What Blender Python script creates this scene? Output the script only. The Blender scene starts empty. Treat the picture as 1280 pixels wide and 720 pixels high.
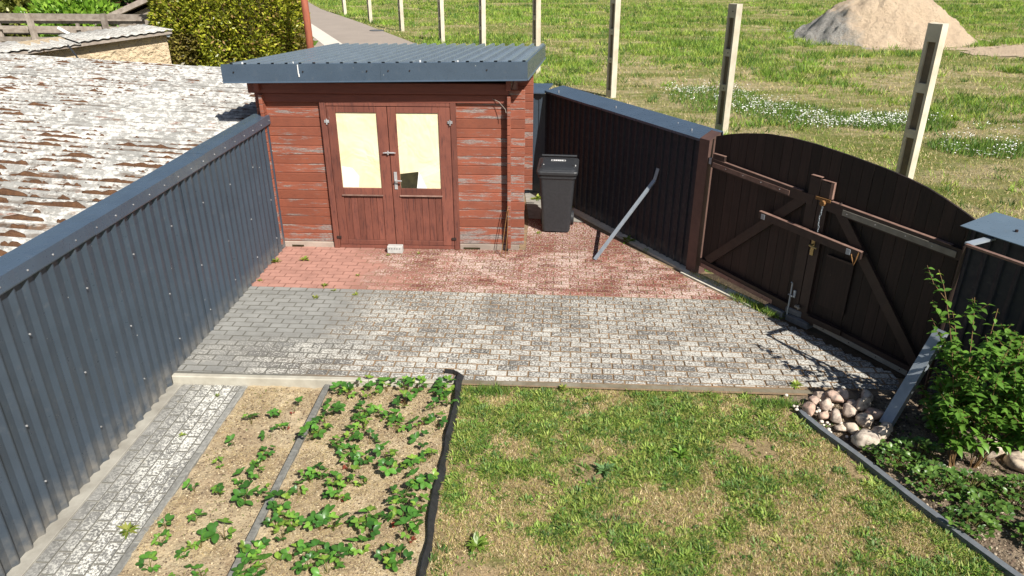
import bpy, math, random
import numpy as np
from mathutils import Vector, Matrix
R = math.radians
S = bpy.context.scene
# ------------------------------------------------------------------ camera
cd = bpy.data.cameras.new('camera'); cam = bpy.data.objects.new('camera', cd)
S.collection.objects.link(cam); S.camera = cam
cd.sensor_width = 36; cd.lens = 25.54; cd.clip_end = 2000; cd.clip_start = .05
cam.location = (0, 0, 3.65)
cam.rotation_euler = (R(90 - 25.08), 0, R(2.51))
# ------------------------------------------------------------------ world and sun
EL = R(43.4); SD = Vector((.592 * math.cos(EL), -.806 * math.cos(EL), math.sin(EL)))
W = bpy.data.worlds.new('World'); S.world = W; W.use_nodes = True
wn = W.node_tree.nodes; wl_ = W.node_tree.links
sky = wn.new('ShaderNodeTexSky'); sky.sky_type = 'NISHITA'; sky.sun_disc = False
sky.sun_elevation = EL; sky.sun_rotation = math.atan2(SD.x, SD.y)
bg = wn['Background']; bg.inputs[1].default_value = .05
wl_.new(sky.outputs[0], bg.inputs[0])
sl = bpy.data.lights.new('sun', 'SUN'); sl.energy = 4.8; sl.angle = R(.5); sl.color = (1, .95, .87)
so = bpy.data.objects.new('sun', sl); S.collection.objects.link(so)
so.rotation_euler = (-SD).to_track_quat('-Z', 'Y').to_euler(); so.location = (5, -8, 12)
S.view_settings.view_transform = 'Standard'; S.view_settings.look = 'None'
S.view_settings.exposure = 0.68; S.view_settings.gamma = 1
# ------------------------------------------------------------------ helpers
rnd = random.Random(7); rng = np.random.default_rng(5)
COL = S.collection

def wloc(o):
    v = Vector((0, 0, 0))
    while o is not None:
        v += o.location; o = o.parent
    return v

def thing(name, label, cat, loc=(0, 0, 0), group=None):
    o = bpy.data.objects.new(name, None); COL.objects.link(o)
    o.location = loc; o.empty_display_size = .1
    o['label'] = label; o['category'] = cat
    if group: o['group'] = group
    return o

def tag(o, label, cat=None, group=None, kind=None):
    o['label'] = label
    if cat: o['category'] = cat
    if group: o['group'] = group
    if kind: o['kind'] = kind
    return o

def link(name, me, parent=None, loc=None, rot=None, scale=None):
    """loc is a world position"""
    o = bpy.data.objects.new(name, me); COL.objects.link(o)
    base = wloc(parent) if parent else Vector((0, 0, 0))
    o.parent = parent
    o.location = (Vector(loc) if loc is not None else base) - base
    if rot is not None: o.rotation_euler = rot
    if scale is not None: o.scale = scale
    return o

class MB:
    def __init__(s): s.v = []; s.f = []
    def add(s, vs, fs):
        n = len(s.v); s.v += [tuple(v) for v in vs]; s.f += [tuple(i + n for i in f) for f in fs]; return s
    def hexa(s, p):   # 8 points: bottom 0-3 ccw, top 4-7
        return s.add(p, [(3, 2, 1, 0), (4, 5, 6, 7), (0, 1, 5, 4), (1, 2, 6, 5), (2, 3, 7, 6), (3, 0, 4, 7)])
    def box(s, x0, x1, y0, y1, z0, z1, M=None):
        p = [Vector(q) for q in ((x0, y0, z0), (x1, y0, z0), (x1, y1, z0), (x0, y1, z0), (x0, y0, z1), (x1, y0, z1), (x1, y1, z1), (x0, y1, z1))]
        if M: p = [M @ q for q in p]
        return s.hexa(p)
    def cbox(s, x0, x1, y0, y1, z0, z1, b=.006, M=None):   # chamfered all round
        for (vs, fs) in [cham(x0, x1, y0, y1, z0, z1, b)]:
            if M: vs = [M @ Vector(q) for q in vs]
            s.add(vs, fs)
        return s
    def tube(s, pts, r, seg=8, r1=None, cap=True):
        pts = [Vector(p) for p in pts]; n = len(pts); base = len(s.v)
        for i, p in enumerate(pts):
            d = (pts[min(i + 1, n - 1)] - pts[max(i - 1, 0)]).normalized()
            u = d.cross(Vector((0, 0, 1)));
            if u.length < 1e-3: u = Vector((1, 0, 0))
            u.normalize(); w = d.cross(u)
            rr = r if r1 is None else r + (r1 - r) * i / (n - 1)
            for k in range(seg):
                a = 2 * math.pi * k / seg
                s.v.append(tuple(p + (u * math.cos(a) + w * math.sin(a)) * rr))
        for i in range(n - 1):
            for k in range(seg):
                a = base + i * seg + k; b = base + i * seg + (k + 1) % seg
                s.f.append((a, a + seg, b + seg, b))
        if cap:
            s.f.append(tuple(base + k for k in range(seg)))
            s.f.append(tuple(base + (n - 1) * seg + k for k in reversed(range(seg))))
        return s
    def mesh(s, name, mat, loc=(0, 0, 0), smooth=False):
        l = Vector(loc); me = bpy.data.meshes.new(name)
        me.from_pydata([tuple(Vector(v) - l) for v in s.v], [], s.f); me.update()
        if mat: me.materials.append(mat)
        if smooth: me.polygons.foreach_set('use_smooth', [True] * len(me.polygons))
        return me
    def build(s, name, mat, parent=None, loc=None, smooth=False):
        if loc is None:
            loc = wloc(parent) if parent else Vector((0, 0, 0))
        return link(name, s.mesh(name, mat, loc, smooth), parent, loc)

def cham(x0, x1, y0, y1, z0, z1, b):
    vs = []; X = (x0, x1); Y = (y0, y1); Z = (z0, z1)
    idx = {}
    for i in (0, 1):
        for j in (0, 1):
            for k in (0, 1):
                sx = 1 if i == 0 else -1; sy = 1 if j == 0 else -1; sz = 1 if k == 0 else -1
                for ax in range(3):
                    p = [X[i] + sx * b, Y[j] + sy * b, Z[k] + sz * b]
                    p[ax] = (X[i], Y[j], Z[k])[ax]
                    idx[(i, j, k, ax)] = len(vs); vs.append(tuple(p))
    fs = []
    q = lambda *a: fs.append(tuple(idx[t] for t in a))
    for i in (0, 1):
        c = [(i, 0, 0, 0), (i, 1, 0, 0), (i, 1, 1, 0), (i, 0, 1, 0)]; q(*(c if i else c[::-1]))
        c = [(0, i, 0, 1), (1, i, 0, 1), (1, i, 1, 1), (0, i, 1, 1)]; q(*(c[::-1] if i else c))
        c = [(0, 0, i, 2), (1, 0, i, 2), (1, 1, i, 2), (0, 1, i, 2)]; q(*(c if i else c[::-1]))
    for a in (0, 1):
        for c_ in (0, 1):
            q((a, c_, 0, 0), (a, c_, 1, 0), (a, c_, 1, 1), (a, c_, 0, 1))
            q((a, 0, c_, 0), (a, 1, c_, 0), (a, 1, c_, 2), (a, 0, c_, 2))
            q((0, a, c_, 1), (1, a, c_, 1), (1, a, c_, 2), (0, a, c_, 2))
    for i in (0, 1):
        for j in (0, 1):
            for k in (0, 1): q((i, j, k, 0), (i, j, k, 1), (i, j, k, 2))
    # orient outward
    cx = Vector(((x0 + x1) / 2, (y0 + y1) / 2, (z0 + z1) / 2)); out = []
    for f in fs:
        a, b_, c = (Vector(vs[t]) for t in f[:3]); n = (b_ - a).cross(c - a)
        m = sum((Vector(vs[t]) for t in f), Vector()) / len(f)
        out.append(f if n.dot(m - cx) > 0 else f[::-1])
    return vs, out

def npmesh(name, V, F, mat, col=None, smooth=False):
    """V (n,3), F (m,k) all the same k; col (n,3) per vertex"""
    me = bpy.data.meshes.new(name); V = np.asarray(V, np.float32); F = np.asarray(F, np.int32); m, k = F.shape
    me.vertices.add(len(V)); me.vertices.foreach_set('co', V.ravel())
    me.loops.add(m * k); me.loops.foreach_set('vertex_index', F.ravel())
    me.polygons.add(m); me.polygons.foreach_set('loop_start', np.arange(0, m * k, k, dtype=np.int32))
    if smooth: me.polygons.foreach_set('use_smooth', np.ones(m, bool))
    if col is not None:
        a = me.attributes.new('Col', 'FLOAT_COLOR', 'POINT')
        c = np.ones((len(V), 4), np.float32); c[:, :3] = col; a.data.foreach_set('color', c.ravel())
    me.update(calc_edges=True); me.validate()
    if mat: me.materials.append(mat)
    return me

class Noise2:
    def __init__(s, seed): s.g = np.random.default_rng(seed).random((256, 256))
    def at(s, x, y):
        x = np.asarray(x, float) + 1000; y = np.asarray(y, float) + 1000
        xi = np.floor(x).astype(int); yi = np.floor(y).astype(int); fx = x - xi; fy = y - yi
        fx = fx * fx * (3 - 2 * fx); fy = fy * fy * (3 - 2 * fy); g = s.g
        a = g[xi % 256, yi % 256]; b = g[(xi + 1) % 256, yi % 256]; c = g[xi % 256, (yi + 1) % 256]; d = g[(xi + 1) % 256, (yi + 1) % 256]
        return (a * (1 - fx) + b * fx) * (1 - fy) + (c * (1 - fx) + d * fx) * fy
    def fbm(s, x, y, o=4):
        r = 0; w = 0; a = 1
        for i in range(o):
            r = r + a * s.at(x * 2 ** i + 17 * i, y * 2 ** i + 31 * i); w += a; a *= .5
        return r / w
N1 = Noise2(1); N2 = Noise2(2); N3 = Noise2(3)

# ------------------------------------------------------------------ materials
class NT:
    def __init__(s, name, rough=.8, metal=0, spec=.3):
        s.m = bpy.data.materials.new(name); s.m.use_nodes = True; s.t = s.m.node_tree
        s.b = s.t.nodes['Principled BSDF']; s.set('Roughness', rough); s.set('Metallic', metal); s.set('Specular IOR Level', spec)
        s.geo = s.n('ShaderNodeNewGeometry'); s.pos = s.geo.outputs['Position']
        s.tc = s.n('ShaderNodeTexCoord'); s.oi = s.n('ShaderNodeObjectInfo'); s.rand = s.oi.outputs['Random']
    def n(s, t): return s.t.nodes.new(t)
    def L(s, a, b): s.t.links.new(a, b)
    def put(s, v, sock):
        if isinstance(v, bpy.types.NodeSocket): s.L(v, sock)
        elif isinstance(v, (tuple, list)): sock.default_value = (*v, 1)[:4] if sock.type == 'RGBA' else v
        else: sock.default_value = v
    def set(s, k, v): s.put(v, s.b.inputs[k])
    def noise(s, scale, detail=4, rough=.6, vec=None, stretch=None, out=0, dist=0):
        x = s.n('ShaderNodeTexNoise'); x.inputs['Scale'].default_value = scale; x.inputs['Detail'].default_value = detail
        x.inputs['Roughness'].default_value = rough; x.inputs['Distortion'].default_value = dist
        v = vec or s.pos
        if stretch:
            mp = s.n('ShaderNodeMapping'); mp.inputs['Scale'].default_value = stretch; s.L(v, mp.inputs[0]); v = mp.outputs[0]
        s.L(v, x.inputs['Vector']); return x.outputs[out]
    def voro(s, scale, feature='F1', out='Distance', rnd_=1):
        x = s.n('ShaderNodeTexVoronoi'); x.feature = feature; x.inputs['Scale'].default_value = scale
        s.L(s.pos, x.inputs['Vector']); return x.outputs[out]
    def ramp(s, v, a, b, lo=0, hi=1):
        x = s.n('ShaderNodeMapRange'); s.put(v, x.inputs[0]); x.inputs[1].default_value = a; x.inputs[2].default_value = b
        x.inputs[3].default_value = lo; x.inputs[4].default_value = hi; x.clamp = True; return x.outputs[0]
    def math(s, op, a, b=0):
        x = s.n('ShaderNodeMath'); x.operation = op; s.put(a, x.inputs[0]); s.put(b, x.inputs[1]); return x.outputs[0]
    def mix(s, f, a, b, mode='MIX'):
        x = s.n('ShaderNodeMix'); x.data_type = 'RGBA'; x.blend_type = mode
        s.put(f, x.inputs[0]); s.put(a, x.inputs[6]); s.put(b, x.inputs[7]); return x.outputs[2]
    def xyz(s):
        x = s.n('ShaderNodeSeparateXYZ'); s.L(s.pos, x.inputs[0]); return x.outputs
    def col(s, c): s.set('Base Color', c)
    def bump(s, h, strength=.3, dist=.01):
        x = s.n('ShaderNodeBump'); x.inputs['Strength'].default_value = strength; x.inputs['Distance'].default_value = dist
        s.put(h, x.inputs['Height']); s.L(x.outputs[0], s.b.inputs['Normal'])
    def attr(s, name='Col'):
        x = s.n('ShaderNodeAttribute'); x.attribute_name = name; return x.outputs['Color']

def simple(name, c1, c2, scale=8, rough=.8, metal=0, spec=.3, bump=.2, bs=40, rv=.25, dist=.005, stretch=None):
    t = NT(name, rough, metal, spec)
    f = t.ramp(t.noise(scale, 6, stretch=stretch), .3, .7)
    c = t.mix(f, c1, c2)
    if rv: c = t.mix(1.0, c, t.mix(t.ramp(t.rand, 0, 1), (1 - rv,) * 3, (1 + rv * .6,) * 3), 'MULTIPLY')
    t.col(c)
    if bump: t.bump(t.noise(bs, 4, stretch=stretch), bump, dist)
    return t.m

def steel(name, base, rough=.42, spots=True):
    t = NT(name, rough, 0, .5)
    c = t.mix(t.ramp(t.noise(3, 4), .3, .7), base, tuple(x * 1.2 for x in base))
    dirt = t.ramp(t.noise(14, 6), .60, .78, 0, .16)
    c = t.mix(dirt, c, (.22, .21, .19))
    z = t.xyz()[2]
    c = t.mix(t.math('MULTIPLY', t.ramp(z, .22, -.05), t.ramp(t.noise(9, 6), .35, .65, .1, .8)), c, (.20, .185, .16))
    if spots:
        sp = t.ramp(t.voro(5.5), .0, .035, 1, 0)
        c = t.mix(sp, c, (.6, .6, .58))
    t.col(c); t.set('Roughness', t.ramp(t.noise(20, 5), .3, .7, rough - .08, rough + .15))
    t.bump(t.noise(1.6, 3), .35, .03); return t.m
M = {}
M['anthracite'] = steel('anthracite_steel', (.036, .050, .068), .34)
M['cap_steel'] = steel('cap_flashing_steel', (.052, .076, .108), .28)
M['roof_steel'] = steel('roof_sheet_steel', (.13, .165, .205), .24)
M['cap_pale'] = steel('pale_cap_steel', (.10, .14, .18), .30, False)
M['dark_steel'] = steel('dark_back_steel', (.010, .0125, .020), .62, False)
M['galv'] = simple('galvanised_steel', (.42, .47, .52), (.32, .37, .42), 12, .42, .35, .5, .05)
M['screw'] = simple('screw_head', (.5, .5, .5), (.35, .35, .36), 12, .5, .4, .5, 0)
M['concrete'] = simple('concrete', (.42, .40, .35), (.26, .25, .225), 9, .92, 0, .2, .5, 120)
M['pale_concrete'] = simple('pale_concrete', (.62, .59, .50), (.42, .39, .32), 5, .92, 0, .2, .5, 70)
M['post_concrete'] = simple('post_concrete', (.62, .57, .46), (.44, .39, .30), 3, .92, 0, .2, .5, 60)
M['block_dark'] = simple('grey_block', (.17, .18, .19), (.10, .105, .11), 20, .9, 0, .2, .5, 90)
M['black_plastic'] = simple('black_plastic', (.022, .024, .027), (.034, .036, .04), 30, .42, 0, .5, .08, 60, 0)
M['film'] = simple('black_film', (.012, .012, .014), (.03, .03, .032), 14, .5, 0, .5, .5, 18, 0, .02)
M['white_print'] = simple('white_print', (.75, .76, .76), (.5, .5, .5), 90, .5, 0, .4, 0, 0, 0)
M['rust'] = simple('rusty_iron', (.32, .17, .06), (.16, .08, .035), 60, .8, .2, .3, .3, 150, 0)
M['brass'] = simple('brass', (.45, .36, .16), (.3, .22, .1), 60, .4, .7, .5, 0, 0, 0)
M['bark'] = simple('bark', (.11, .07, .045), (.06, .038, .025), 20, .9, 0, .2, .6, 40)
M['reed'] = simple('reddish_stem', (.20, .13, .05), (.12, .06, .03), 30, .7, 0, .3, .2, 60)
M['soil'] = simple('soil_dark', (.10, .075, .05), (.05, .036, .025), 18, .95, 0, .1, .9, 60, 0, .02)

def m_paint():
    t = NT('red_peeling_paint', .62, 0, .3)
    st = (1.6, 6, 14)
    c = t.mix(t.ramp(t.noise(3, 5), .3, .7), (.30, .095, .054), (.22, .070, .043))
    c = t.mix(t.ramp(t.noise(9, 8, .72, stretch=st), .52, .66, 0, .8), c, (.15, .062, .045))      # dark thin paint
    worn = t.math('ADD', t.noise(2.6, 9, .74, stretch=(1, 3, 10)), t.math('ADD', t.ramp(t.rand, 0, 1, -.12, .05), t.ramp(t.xyz()[2], .9, .1, 0, .05)))
    c = t.mix(t.ramp(worn, .525, .595), c, t.mix(t.ramp(t.noise(22, 6, stretch=st), .38, .6), (.10, .085, .08), (.33, .28, .255)))
    c = t.mix(1.0, c, t.mix(t.rand, (.8, .8, .8), (1.12, 1.1, 1.1)), 'MULTIPLY')
    t.col(c); t.bump(t.math('ADD', t.noise(30, 6, stretch=st), worn), .45, .006); return t.m
M['paint'] = m_paint()
M['paint_clean'] = simple('red_paint_sheltered', (.22, .07, .048), (.16, .052, .038), 4, .6, 0, .3, .3, 30, .1, .005, (1, 3, 8))
def m_paint_v():
    t = NT('red_door_paint', .6, 0, .3)
    st = (9, 6, .9)
    c = t.mix(t.ramp(t.noise(3, 5), .3, .7), (.215, .076, .052), (.145, .052, .038))
    c = t.mix(t.ramp(t.noise(5, 8, .7, stretch=st), .52, .66), c, (.085, .035, .03))
    c = t.mix(t.ramp(t.noise(6, 9, .75, stretch=st), .67, .71), c, (.30, .27, .25))
    c = t.mix(1.0, c, t.mix(t.rand, (.82, .82, .82), (1.1, 1.1, 1.1)), 'MULTIPLY')
    t.col(c); t.bump(t.noise(12, 6, stretch=st), .35, .005); return t.m
M['door'] = m_paint_v()
def m_dkwood():
    t = NT('dark_brown_stained_wood', .65, 0, .35)
    st = (10, 10, .7)
    c = t.mix(t.ramp(t.noise(5, 6, stretch=st), .3, .7), (.028, .017, .014), (.013, .009, .008))
    c = t.mix(t.ramp(t.noise(9, 8, .7, stretch=st), .66, .74), c, (.12, .085, .07))
    c = t.mix(1.0, c, t.mix(t.rand, (.6, .6, .6), (1.5, 1.4, 1.4)), 'MULTIPLY')
    t.col(c); t.bump(t.noise(12, 6, stretch=st), .4, .005); return t.m
M['dkwood'] = m_dkwood()
M['post_stain'] = simple('red_brown_post', (.13, .073, .060), (.09, .052, .044), 9, .55, 0, .4, .3, 50)
M['stain'] = simple('brown_stain_rail', (.040, .024, .019), (.024, .015, .013), 9, .55, 0, .4, .3, 50)
M['edge_wood'] = simple('worn_pinkish_wood', (.30, .19, .15), (.18, .10, .08), 14, .7, 0, .3, .3, 60)
M['weather'] = simple('weathered_grey_wood', (.40, .35, .30), (.22, .18, .15), 7, .85, 0, .2, .5, 30)
M['lath'] = simple('pale_metal_strip', (.34, .32, .27), (.22, .2, .17), 9, .6, .1, .4, .2, 40)
def m_paver(name, grey):
    t = NT(name, .9, 0, .2)
    x, y, z = t.xyz()
    wob = t.ramp(t.noise(1.3, 4), .2, .8, -.7, .7)
    if grey:
        c = t.mix(t.ramp(t.noise(14, 5), .3, .7), (.215, .205, .185), (.125, .12, .11))
        clean = (.28, .28, .265)
        xs = t.math('ADD', x, wob); ys = t.math('ADD', y, t.math('MULTIPLY', wob, .3))
        a = t.ramp(xs, -2.5, -1.4)                                        # lichen to the right
        b = t.math('MULTIPLY', t.ramp(ys, 6.7, 6.1), t.ramp(xs, -3.45, -2.7))  # and along the front edge
        old = t.math('MAXIMUM', a, b)
        lich = (.60, .585, .53)
    else:
        c = t.mix(t.ramp(t.noise(14, 5), .3, .7), (.25, .088, .062), (.155, .060, .045))
        clean = (.42, .225, .18)
        xs = t.math('ADD', x, wob)
        old = t.ramp(xs, -2.3, -1.5)
        lich = (.62, .50, .44)
    c = t.mix(1.0, c, t.mix(t.rand, (.72, .72, .74), (1.3, 1.25, 1.2)), 'MULTIPLY')
    cl = t.mix(t.ramp(t.noise(5, 6), .35, .72), clean, tuple(v * .72 for v in clean))
    cl = t.mix(t.ramp(t.noise(2.3, 7, .7, stretch=(.7, 1.3, 1)), .54, .70, 0, .75), cl, tuple(v * .5 for v in clean))
    cl = t.mix(t.ramp(t.rand, 0, 1), cl, t.mix(.5, cl, tuple(v * 1.1 for v in clean)))
    c = t.mix(t.ramp(t.noise(1.1, 4), .58, .72, 0, .7), c, (.075, .07, .06) if grey else (.10, .055, .04))   # algae patches
    c = t.mix(old, cl, c)
    spot = t.noise(48, 7, .74)
    thr = t.math('ADD', t.math('ADD', spot, t.ramp(t.rand, 0, 1, -.03, .03)), t.ramp(t.noise(1.6, 5), .3, .7, -.06 if grey else -.085, .055 if grey else .045))
    l = t.math('MULTIPLY', t.ramp(thr, .485, .53), t.ramp(old, .2, .7))
    c = t.mix(l, c, t.mix(t.ramp(t.noise(8, 3), .3, .7), lich, tuple(v * .78 for v in lich)))
    t.col(c); t.bump(t.math('ADD', t.noise(150, 4), spot), .2, .003); return t.m
M['paver_grey'] = m_paver('grey_paver_with_lichen', True)
M['paver_red'] = m_paver('red_paver_with_lichen', False)
def m_path():
    t = NT('path_paver_with_lichen', .9, 0, .2)
    x, y, z = t.xyz()
    c = t.mix(t.ramp(t.noise(14, 5), .3, .7), (.25, .245, .23), (.15, .148, .138))
    c = t.mix(1.0, c, t.mix(t.rand, (.8, .8, .8), (1.15, 1.15, 1.15)), 'MULTIPLY')
    m = t.math('MULTIPLY', t.ramp(x, -3.4, -3.05), t.ramp(x, -2.74, -2.85))
    spot = t.math('ADD', t.noise(58, 7, .74), t.ramp(t.noise(2.3, 5), .3, .7, -.06, .045))
    l = t.math('MULTIPLY', t.ramp(spot, .49, .52), m)
    c = t.mix(l, c, (.66, .65, .59)); c = t.mix(t.ramp(t.noise(7, 6, .7), .62, .70, 0, .7), c, (.24, .19, .11)); t.col(c); t.bump(t.math('ADD', t.noise(150, 4), spot), .2, .003); return t.m
M['path'] = m_path()
def m_joint():
    t = NT('joint_moss_and_sand', .95, 0, .1)
    x, y, z = t.xyz()
    c = t.mix(t.ramp(t.noise(9, 6), .35, .65), (.30, .20, .12), (.19, .145, .095))
    cl = t.mix(t.ramp(t.math('ADD', y, t.math('MULTIPLY', x, .0245)), 7.61, 7.63), (.15, .147, .13), (.27, .145, .115))
    c = t.mix(t.ramp(t.math('ADD', x, t.ramp(t.noise(1.3, 4), .2, .8, -.7, .7)), -2.4, -1.5), cl, c)
    t.col(c); t.bump(t.noise(120, 5), .6, .01); return t.m
M['joint'] = m_joint()
def m_sand():
    t = NT('dry_sandy_soil', .95, 0, .1)
    c = t.mix(t.ramp(t.noise(3.5, 6), .35, .65), (.54, .44, .29), (.36, .27, .17))
    c = t.mix(t.ramp(t.noise(40, 6, .7), .58, .68), c, (.56, .47, .33))
    c = t.mix(t.ramp(t.noise(24, 7, .75), .56, .68), c, (.20, .14, .09))
    t.col(c); t.bump(t.noise(60, 7, .7), .9, .025); return t.m
M['sand'] = m_sand()
def m_turf():
    t = NT('thatch_and_soil', .95, 0, .1)
    c = t.mix(t.ramp(t.noise(2.2, 6), .35, .65), (.42, .31, .18), (.25, .19, .10))
    c = t.mix(t.ramp(t.noise(26, 7, .75), .50, .62), c, (.15, .11, .06))
    c = t.mix(t.ramp(t.noise(44, 6, .75), .60, .68), c, (.60, .48, .30))
    c = t.mix(t.ramp(t.noise(3.7, 6, .65), .56, .68), c, (.16, .16, .055))
    t.col(c); t.bump(t.noise(70, 7, .7), .8, .02); return t.m
M['turf'] = m_turf()
def m_field():
    t = NT('meadow_ground', .95, 0, .1)
    x, y, z = t.xyz()
    dry = t.math('ADD', t.noise(.34, 9, .72, stretch=(.7, 1.5, 1)), t.ramp(y, 24, 36, .02, -.06))
    c = t.mix(t.ramp(dry, .44, .56), (.19, .23, .055), (.50, .41, .24))
    c = t.mix(t.ramp(t.noise(2.2, 8, .7), .48, .62), c, (.28, .27, .10))
    c = t.mix(t.ramp(t.noise(6, 8, .75), .58, .7), c, (.11, .10, .04))
    t.col(c); t.bump(t.noise(9, 8, .75), 1, .15); return t.m
M['field'] = m_field()
M['heap'] = None
def m_heap():
    t = NT('sand_and_gravel', .95, 0, .1)
    x, y, z = t.xyz()
    c = t.mix(t.ramp(t.noise(1.2, 6), .35, .65), (.84, .66, .47), (.74, .57, .40))
    g = t.ramp(t.math('ADD', x, t.ramp(t.noise(1.2, 5), .2, .8, -.8, .8)), 13.2, 12.5)
    c = t.mix(g, c, t.mix(t.ramp(t.noise(22, 4), .4, .6), (.52, .50, .46), (.33, .31, .28)))
    c = t.mix(t.ramp(t.noise(5, 9, .78), .58, .70), c, (.36, .27, .18))
    t.col(c); t.bump(t.noise(4, 10, .78), 1, .35); return t.m
M['heap'] = m_heap()
M['road'] = simple('worn_road_concrete', (.46, .39, .33), (.39, .33, .28), .8, .9, 0, .2, .3, 30)
M['gutter'] = simple('pale_gutter_concrete', (.68, .62, .54), (.60, .54, .47), 2, .9, 0, .2, .3, 30)
def m_fibre():
    t = NT('fibre_cement_with_lichen', .93, 0, .15)
    c = t.mix(t.ramp(t.noise(2.2, 6), .3, .7), (.33, .325, .305), (.22, .215, .20))
    c = t.mix(1.0, c, t.mix(t.rand, (.9, .9, .9), (1.08, 1.08, 1.08)), 'MULTIPLY')
    lich = t.math('ADD', t.noise(16, 8, .72, stretch=(.7, 1, 1)), t.ramp(t.noise(1.1, 4), .3, .7, -.07, .07))
    c = t.mix(t.ramp(lich, .46, .56), c, (.55, .54, .505))
    dk = t.math('ADD', t.noise(24, 7, .72, stretch=(.6, 1, 1)), t.ramp(t.noise(.7, 3), .3, .7, -.05, .05))
    c = t.mix(t.ramp(dk, .60, .645), c, (.075, .055, .045))
    c = t.mix(t.ramp(t.noise(7, 8, .7, stretch=(.35, 1, 1)), .60, .66), c, (.23, .125, .09))
    x, y, z = t.xyz()      # shadow lines of the waves painted into the colour, plus patchy dirt and moss
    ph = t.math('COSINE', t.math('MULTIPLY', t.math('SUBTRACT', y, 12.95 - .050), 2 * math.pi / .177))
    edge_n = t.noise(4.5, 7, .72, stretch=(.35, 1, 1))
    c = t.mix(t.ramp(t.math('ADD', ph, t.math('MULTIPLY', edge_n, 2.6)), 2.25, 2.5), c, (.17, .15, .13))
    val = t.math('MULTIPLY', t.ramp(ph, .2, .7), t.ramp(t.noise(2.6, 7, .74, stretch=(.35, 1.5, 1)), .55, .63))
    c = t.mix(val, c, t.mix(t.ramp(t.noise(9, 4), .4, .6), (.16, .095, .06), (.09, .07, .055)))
    t.col(c); t.bump(t.math('ADD', lich, t.noise(90, 5)), .7, .012); return t.m
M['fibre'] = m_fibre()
M['kerb'] = simple('weathered_kerb', (.30, .295, .27), (.15, .15, .14), 28, .95, 0, .15, .5, 60)
M['moss'] = simple('brown_moss', (.20, .105, .055), (.10, .055, .035), 25, .95, 0, .1, 1, 120, .3, .02)
M['plinth'] = simple('plinth_concrete', (.40, .33, .28), (.28, .23, .19), 5, .92, 0, .2, .5, 70)
M['plaster'] = simple('beige_roughcast', (.62, .50, .34), (.50, .39, .26), 4, .95, 0, .1, 1, 9, 0, .12)
def m_paper():
    t = NT('cream_paper_behind_glass', .35, 0, .5)
    c = t.mix(t.ramp(t.noise(2.2, 3), .35, .65), (.80, .71, .43), (.84, .77, .55))
    c = t.mix(t.ramp(t.noise(1.7, 4, dist=.6), .55, .72, 0, .28), c, (.62, .48, .20))
    t.col(c); t.bump(t.math('ADD', t.noise(2.6, 2, dist=1.6), t.math('MULTIPLY', t.voro(2.6, 'DISTANCE_TO_EDGE'), .7)), .4, .05)
    t.set('Coat Weight', .5); t.set('Coat Roughness', .03); return t.m
M['paper'] = m_paper()
M['white_paper'] = simple('white_paper', (.88, .88, .86), (.8, .8, .78), 3, .4, 0, .5, .1, 4, 0)
M['dark_glass'] = simple('dark_gap', (.02, .018, .01), (.05, .045, .02), 9, .15, 0, .6, 0, 0, 0)
def m_leaf(name, tr=.25, rough=.45, var=.25):
    t = NT(name, rough, 0, .4)
    c = t.mix(1.0, t.attr(), t.mix(t.rand, (1 - var,) * 3, (1 + var,) * 3), 'MULTIPLY')
    t.col(c)
    tb = t.n('ShaderNodeBsdfTranslucent'); mx = t.n('ShaderNodeMixShader'); mx.inputs[0].default_value = tr
    tc = t.mix(1.0, c, (1.5, 1.7, .6), 'MULTIPLY'); t.L(tc, tb.inputs[0])
    out = t.t.nodes['Material Output']; t.L(t.b.outputs[0], mx.inputs[1]); t.L(tb.outputs[0], mx.inputs[2]); t.L(mx.outputs[0], out.inputs[0])
    return t.m
M['leaf'] = m_leaf('leaf', .18, .36, .3); M['grass'] = m_leaf('grass_blade', .2, .6, 0)
M['petal'] = simple('white_petal', (.85, .85, .8), (.8, .8, .74), 4, .6, 0, .2, 0, 0, 0)
def m_stone():
    t = NT('field_stone', .85, 0, .3)
    base = t.n('ShaderNodeValToRGB'); e = base.color_ramp.elements
    e[0].color = (.66, .54, .41, 1); e[0].position = 0; e[1].color = (.52, .33, .25, 1); e[1].position = .5
    for p, c in ((.3, (.64, .54, .42, 1)), (.75, (.54, .47, .39, 1)), (1, (.70, .58, .46, 1))):
        q = e.new(p); q.color = c
    t.L(t.rand, base.inputs[0])
    c = t.mix(t.ramp(t.noise(18, 6), .45, .65), base.outputs[0], (.24, .19, .16)); t.col(c)
    t.bump(t.noise(30, 5), .4, .01); return t.m
M['stone'] = m_stone()

# ------------------------------------------------------------------ terrain
def sheet(name, x0, x1, y0, y1, nx, ny, zf, mat, keep=None):
    xs = np.linspace(x0, x1, nx + 1); ys = np.linspace(y0, y1, ny + 1)
    X, Y = np.meshgrid(xs, ys); V = np.stack([X, Y, zf(X, Y)], -1).reshape(-1, 3)
    i = np.arange(ny)[:, None] * (nx + 1) + np.arange(nx)[None]
    F = np.stack([i, i + 1, i + nx + 2, i + nx + 1], -1).reshape(-1, 4)
    if keep is not None:
        c = V[F].mean(1); F = F[keep(c[:, 0], c[:, 1])]
    return link(name, npmesh(name, V, F, mat, smooth=True))
g0 = MB().add([(-900, -60, -.16), (900, -60, -.16), (900, 1400, -.16), (-900, 1400, -.16)], [(0, 1, 2, 3)]).build('ground', M['field'])
tag(g0, 'flat ground under the whole place', kind='structure')
def fence_side(x, y):      # >0 beyond the fence and gate line
    a = (x - .435) * .862 + (y - 10.79) * .507
    b = (x - 1.95) * .823 + (y - 8.27) * .567
    return np.where(y > 8.3, a, b)
def fkeep(x, y): return ((fence_side(x, y) > -.1) & (x > -.3)) | (y > 11.75)
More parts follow.
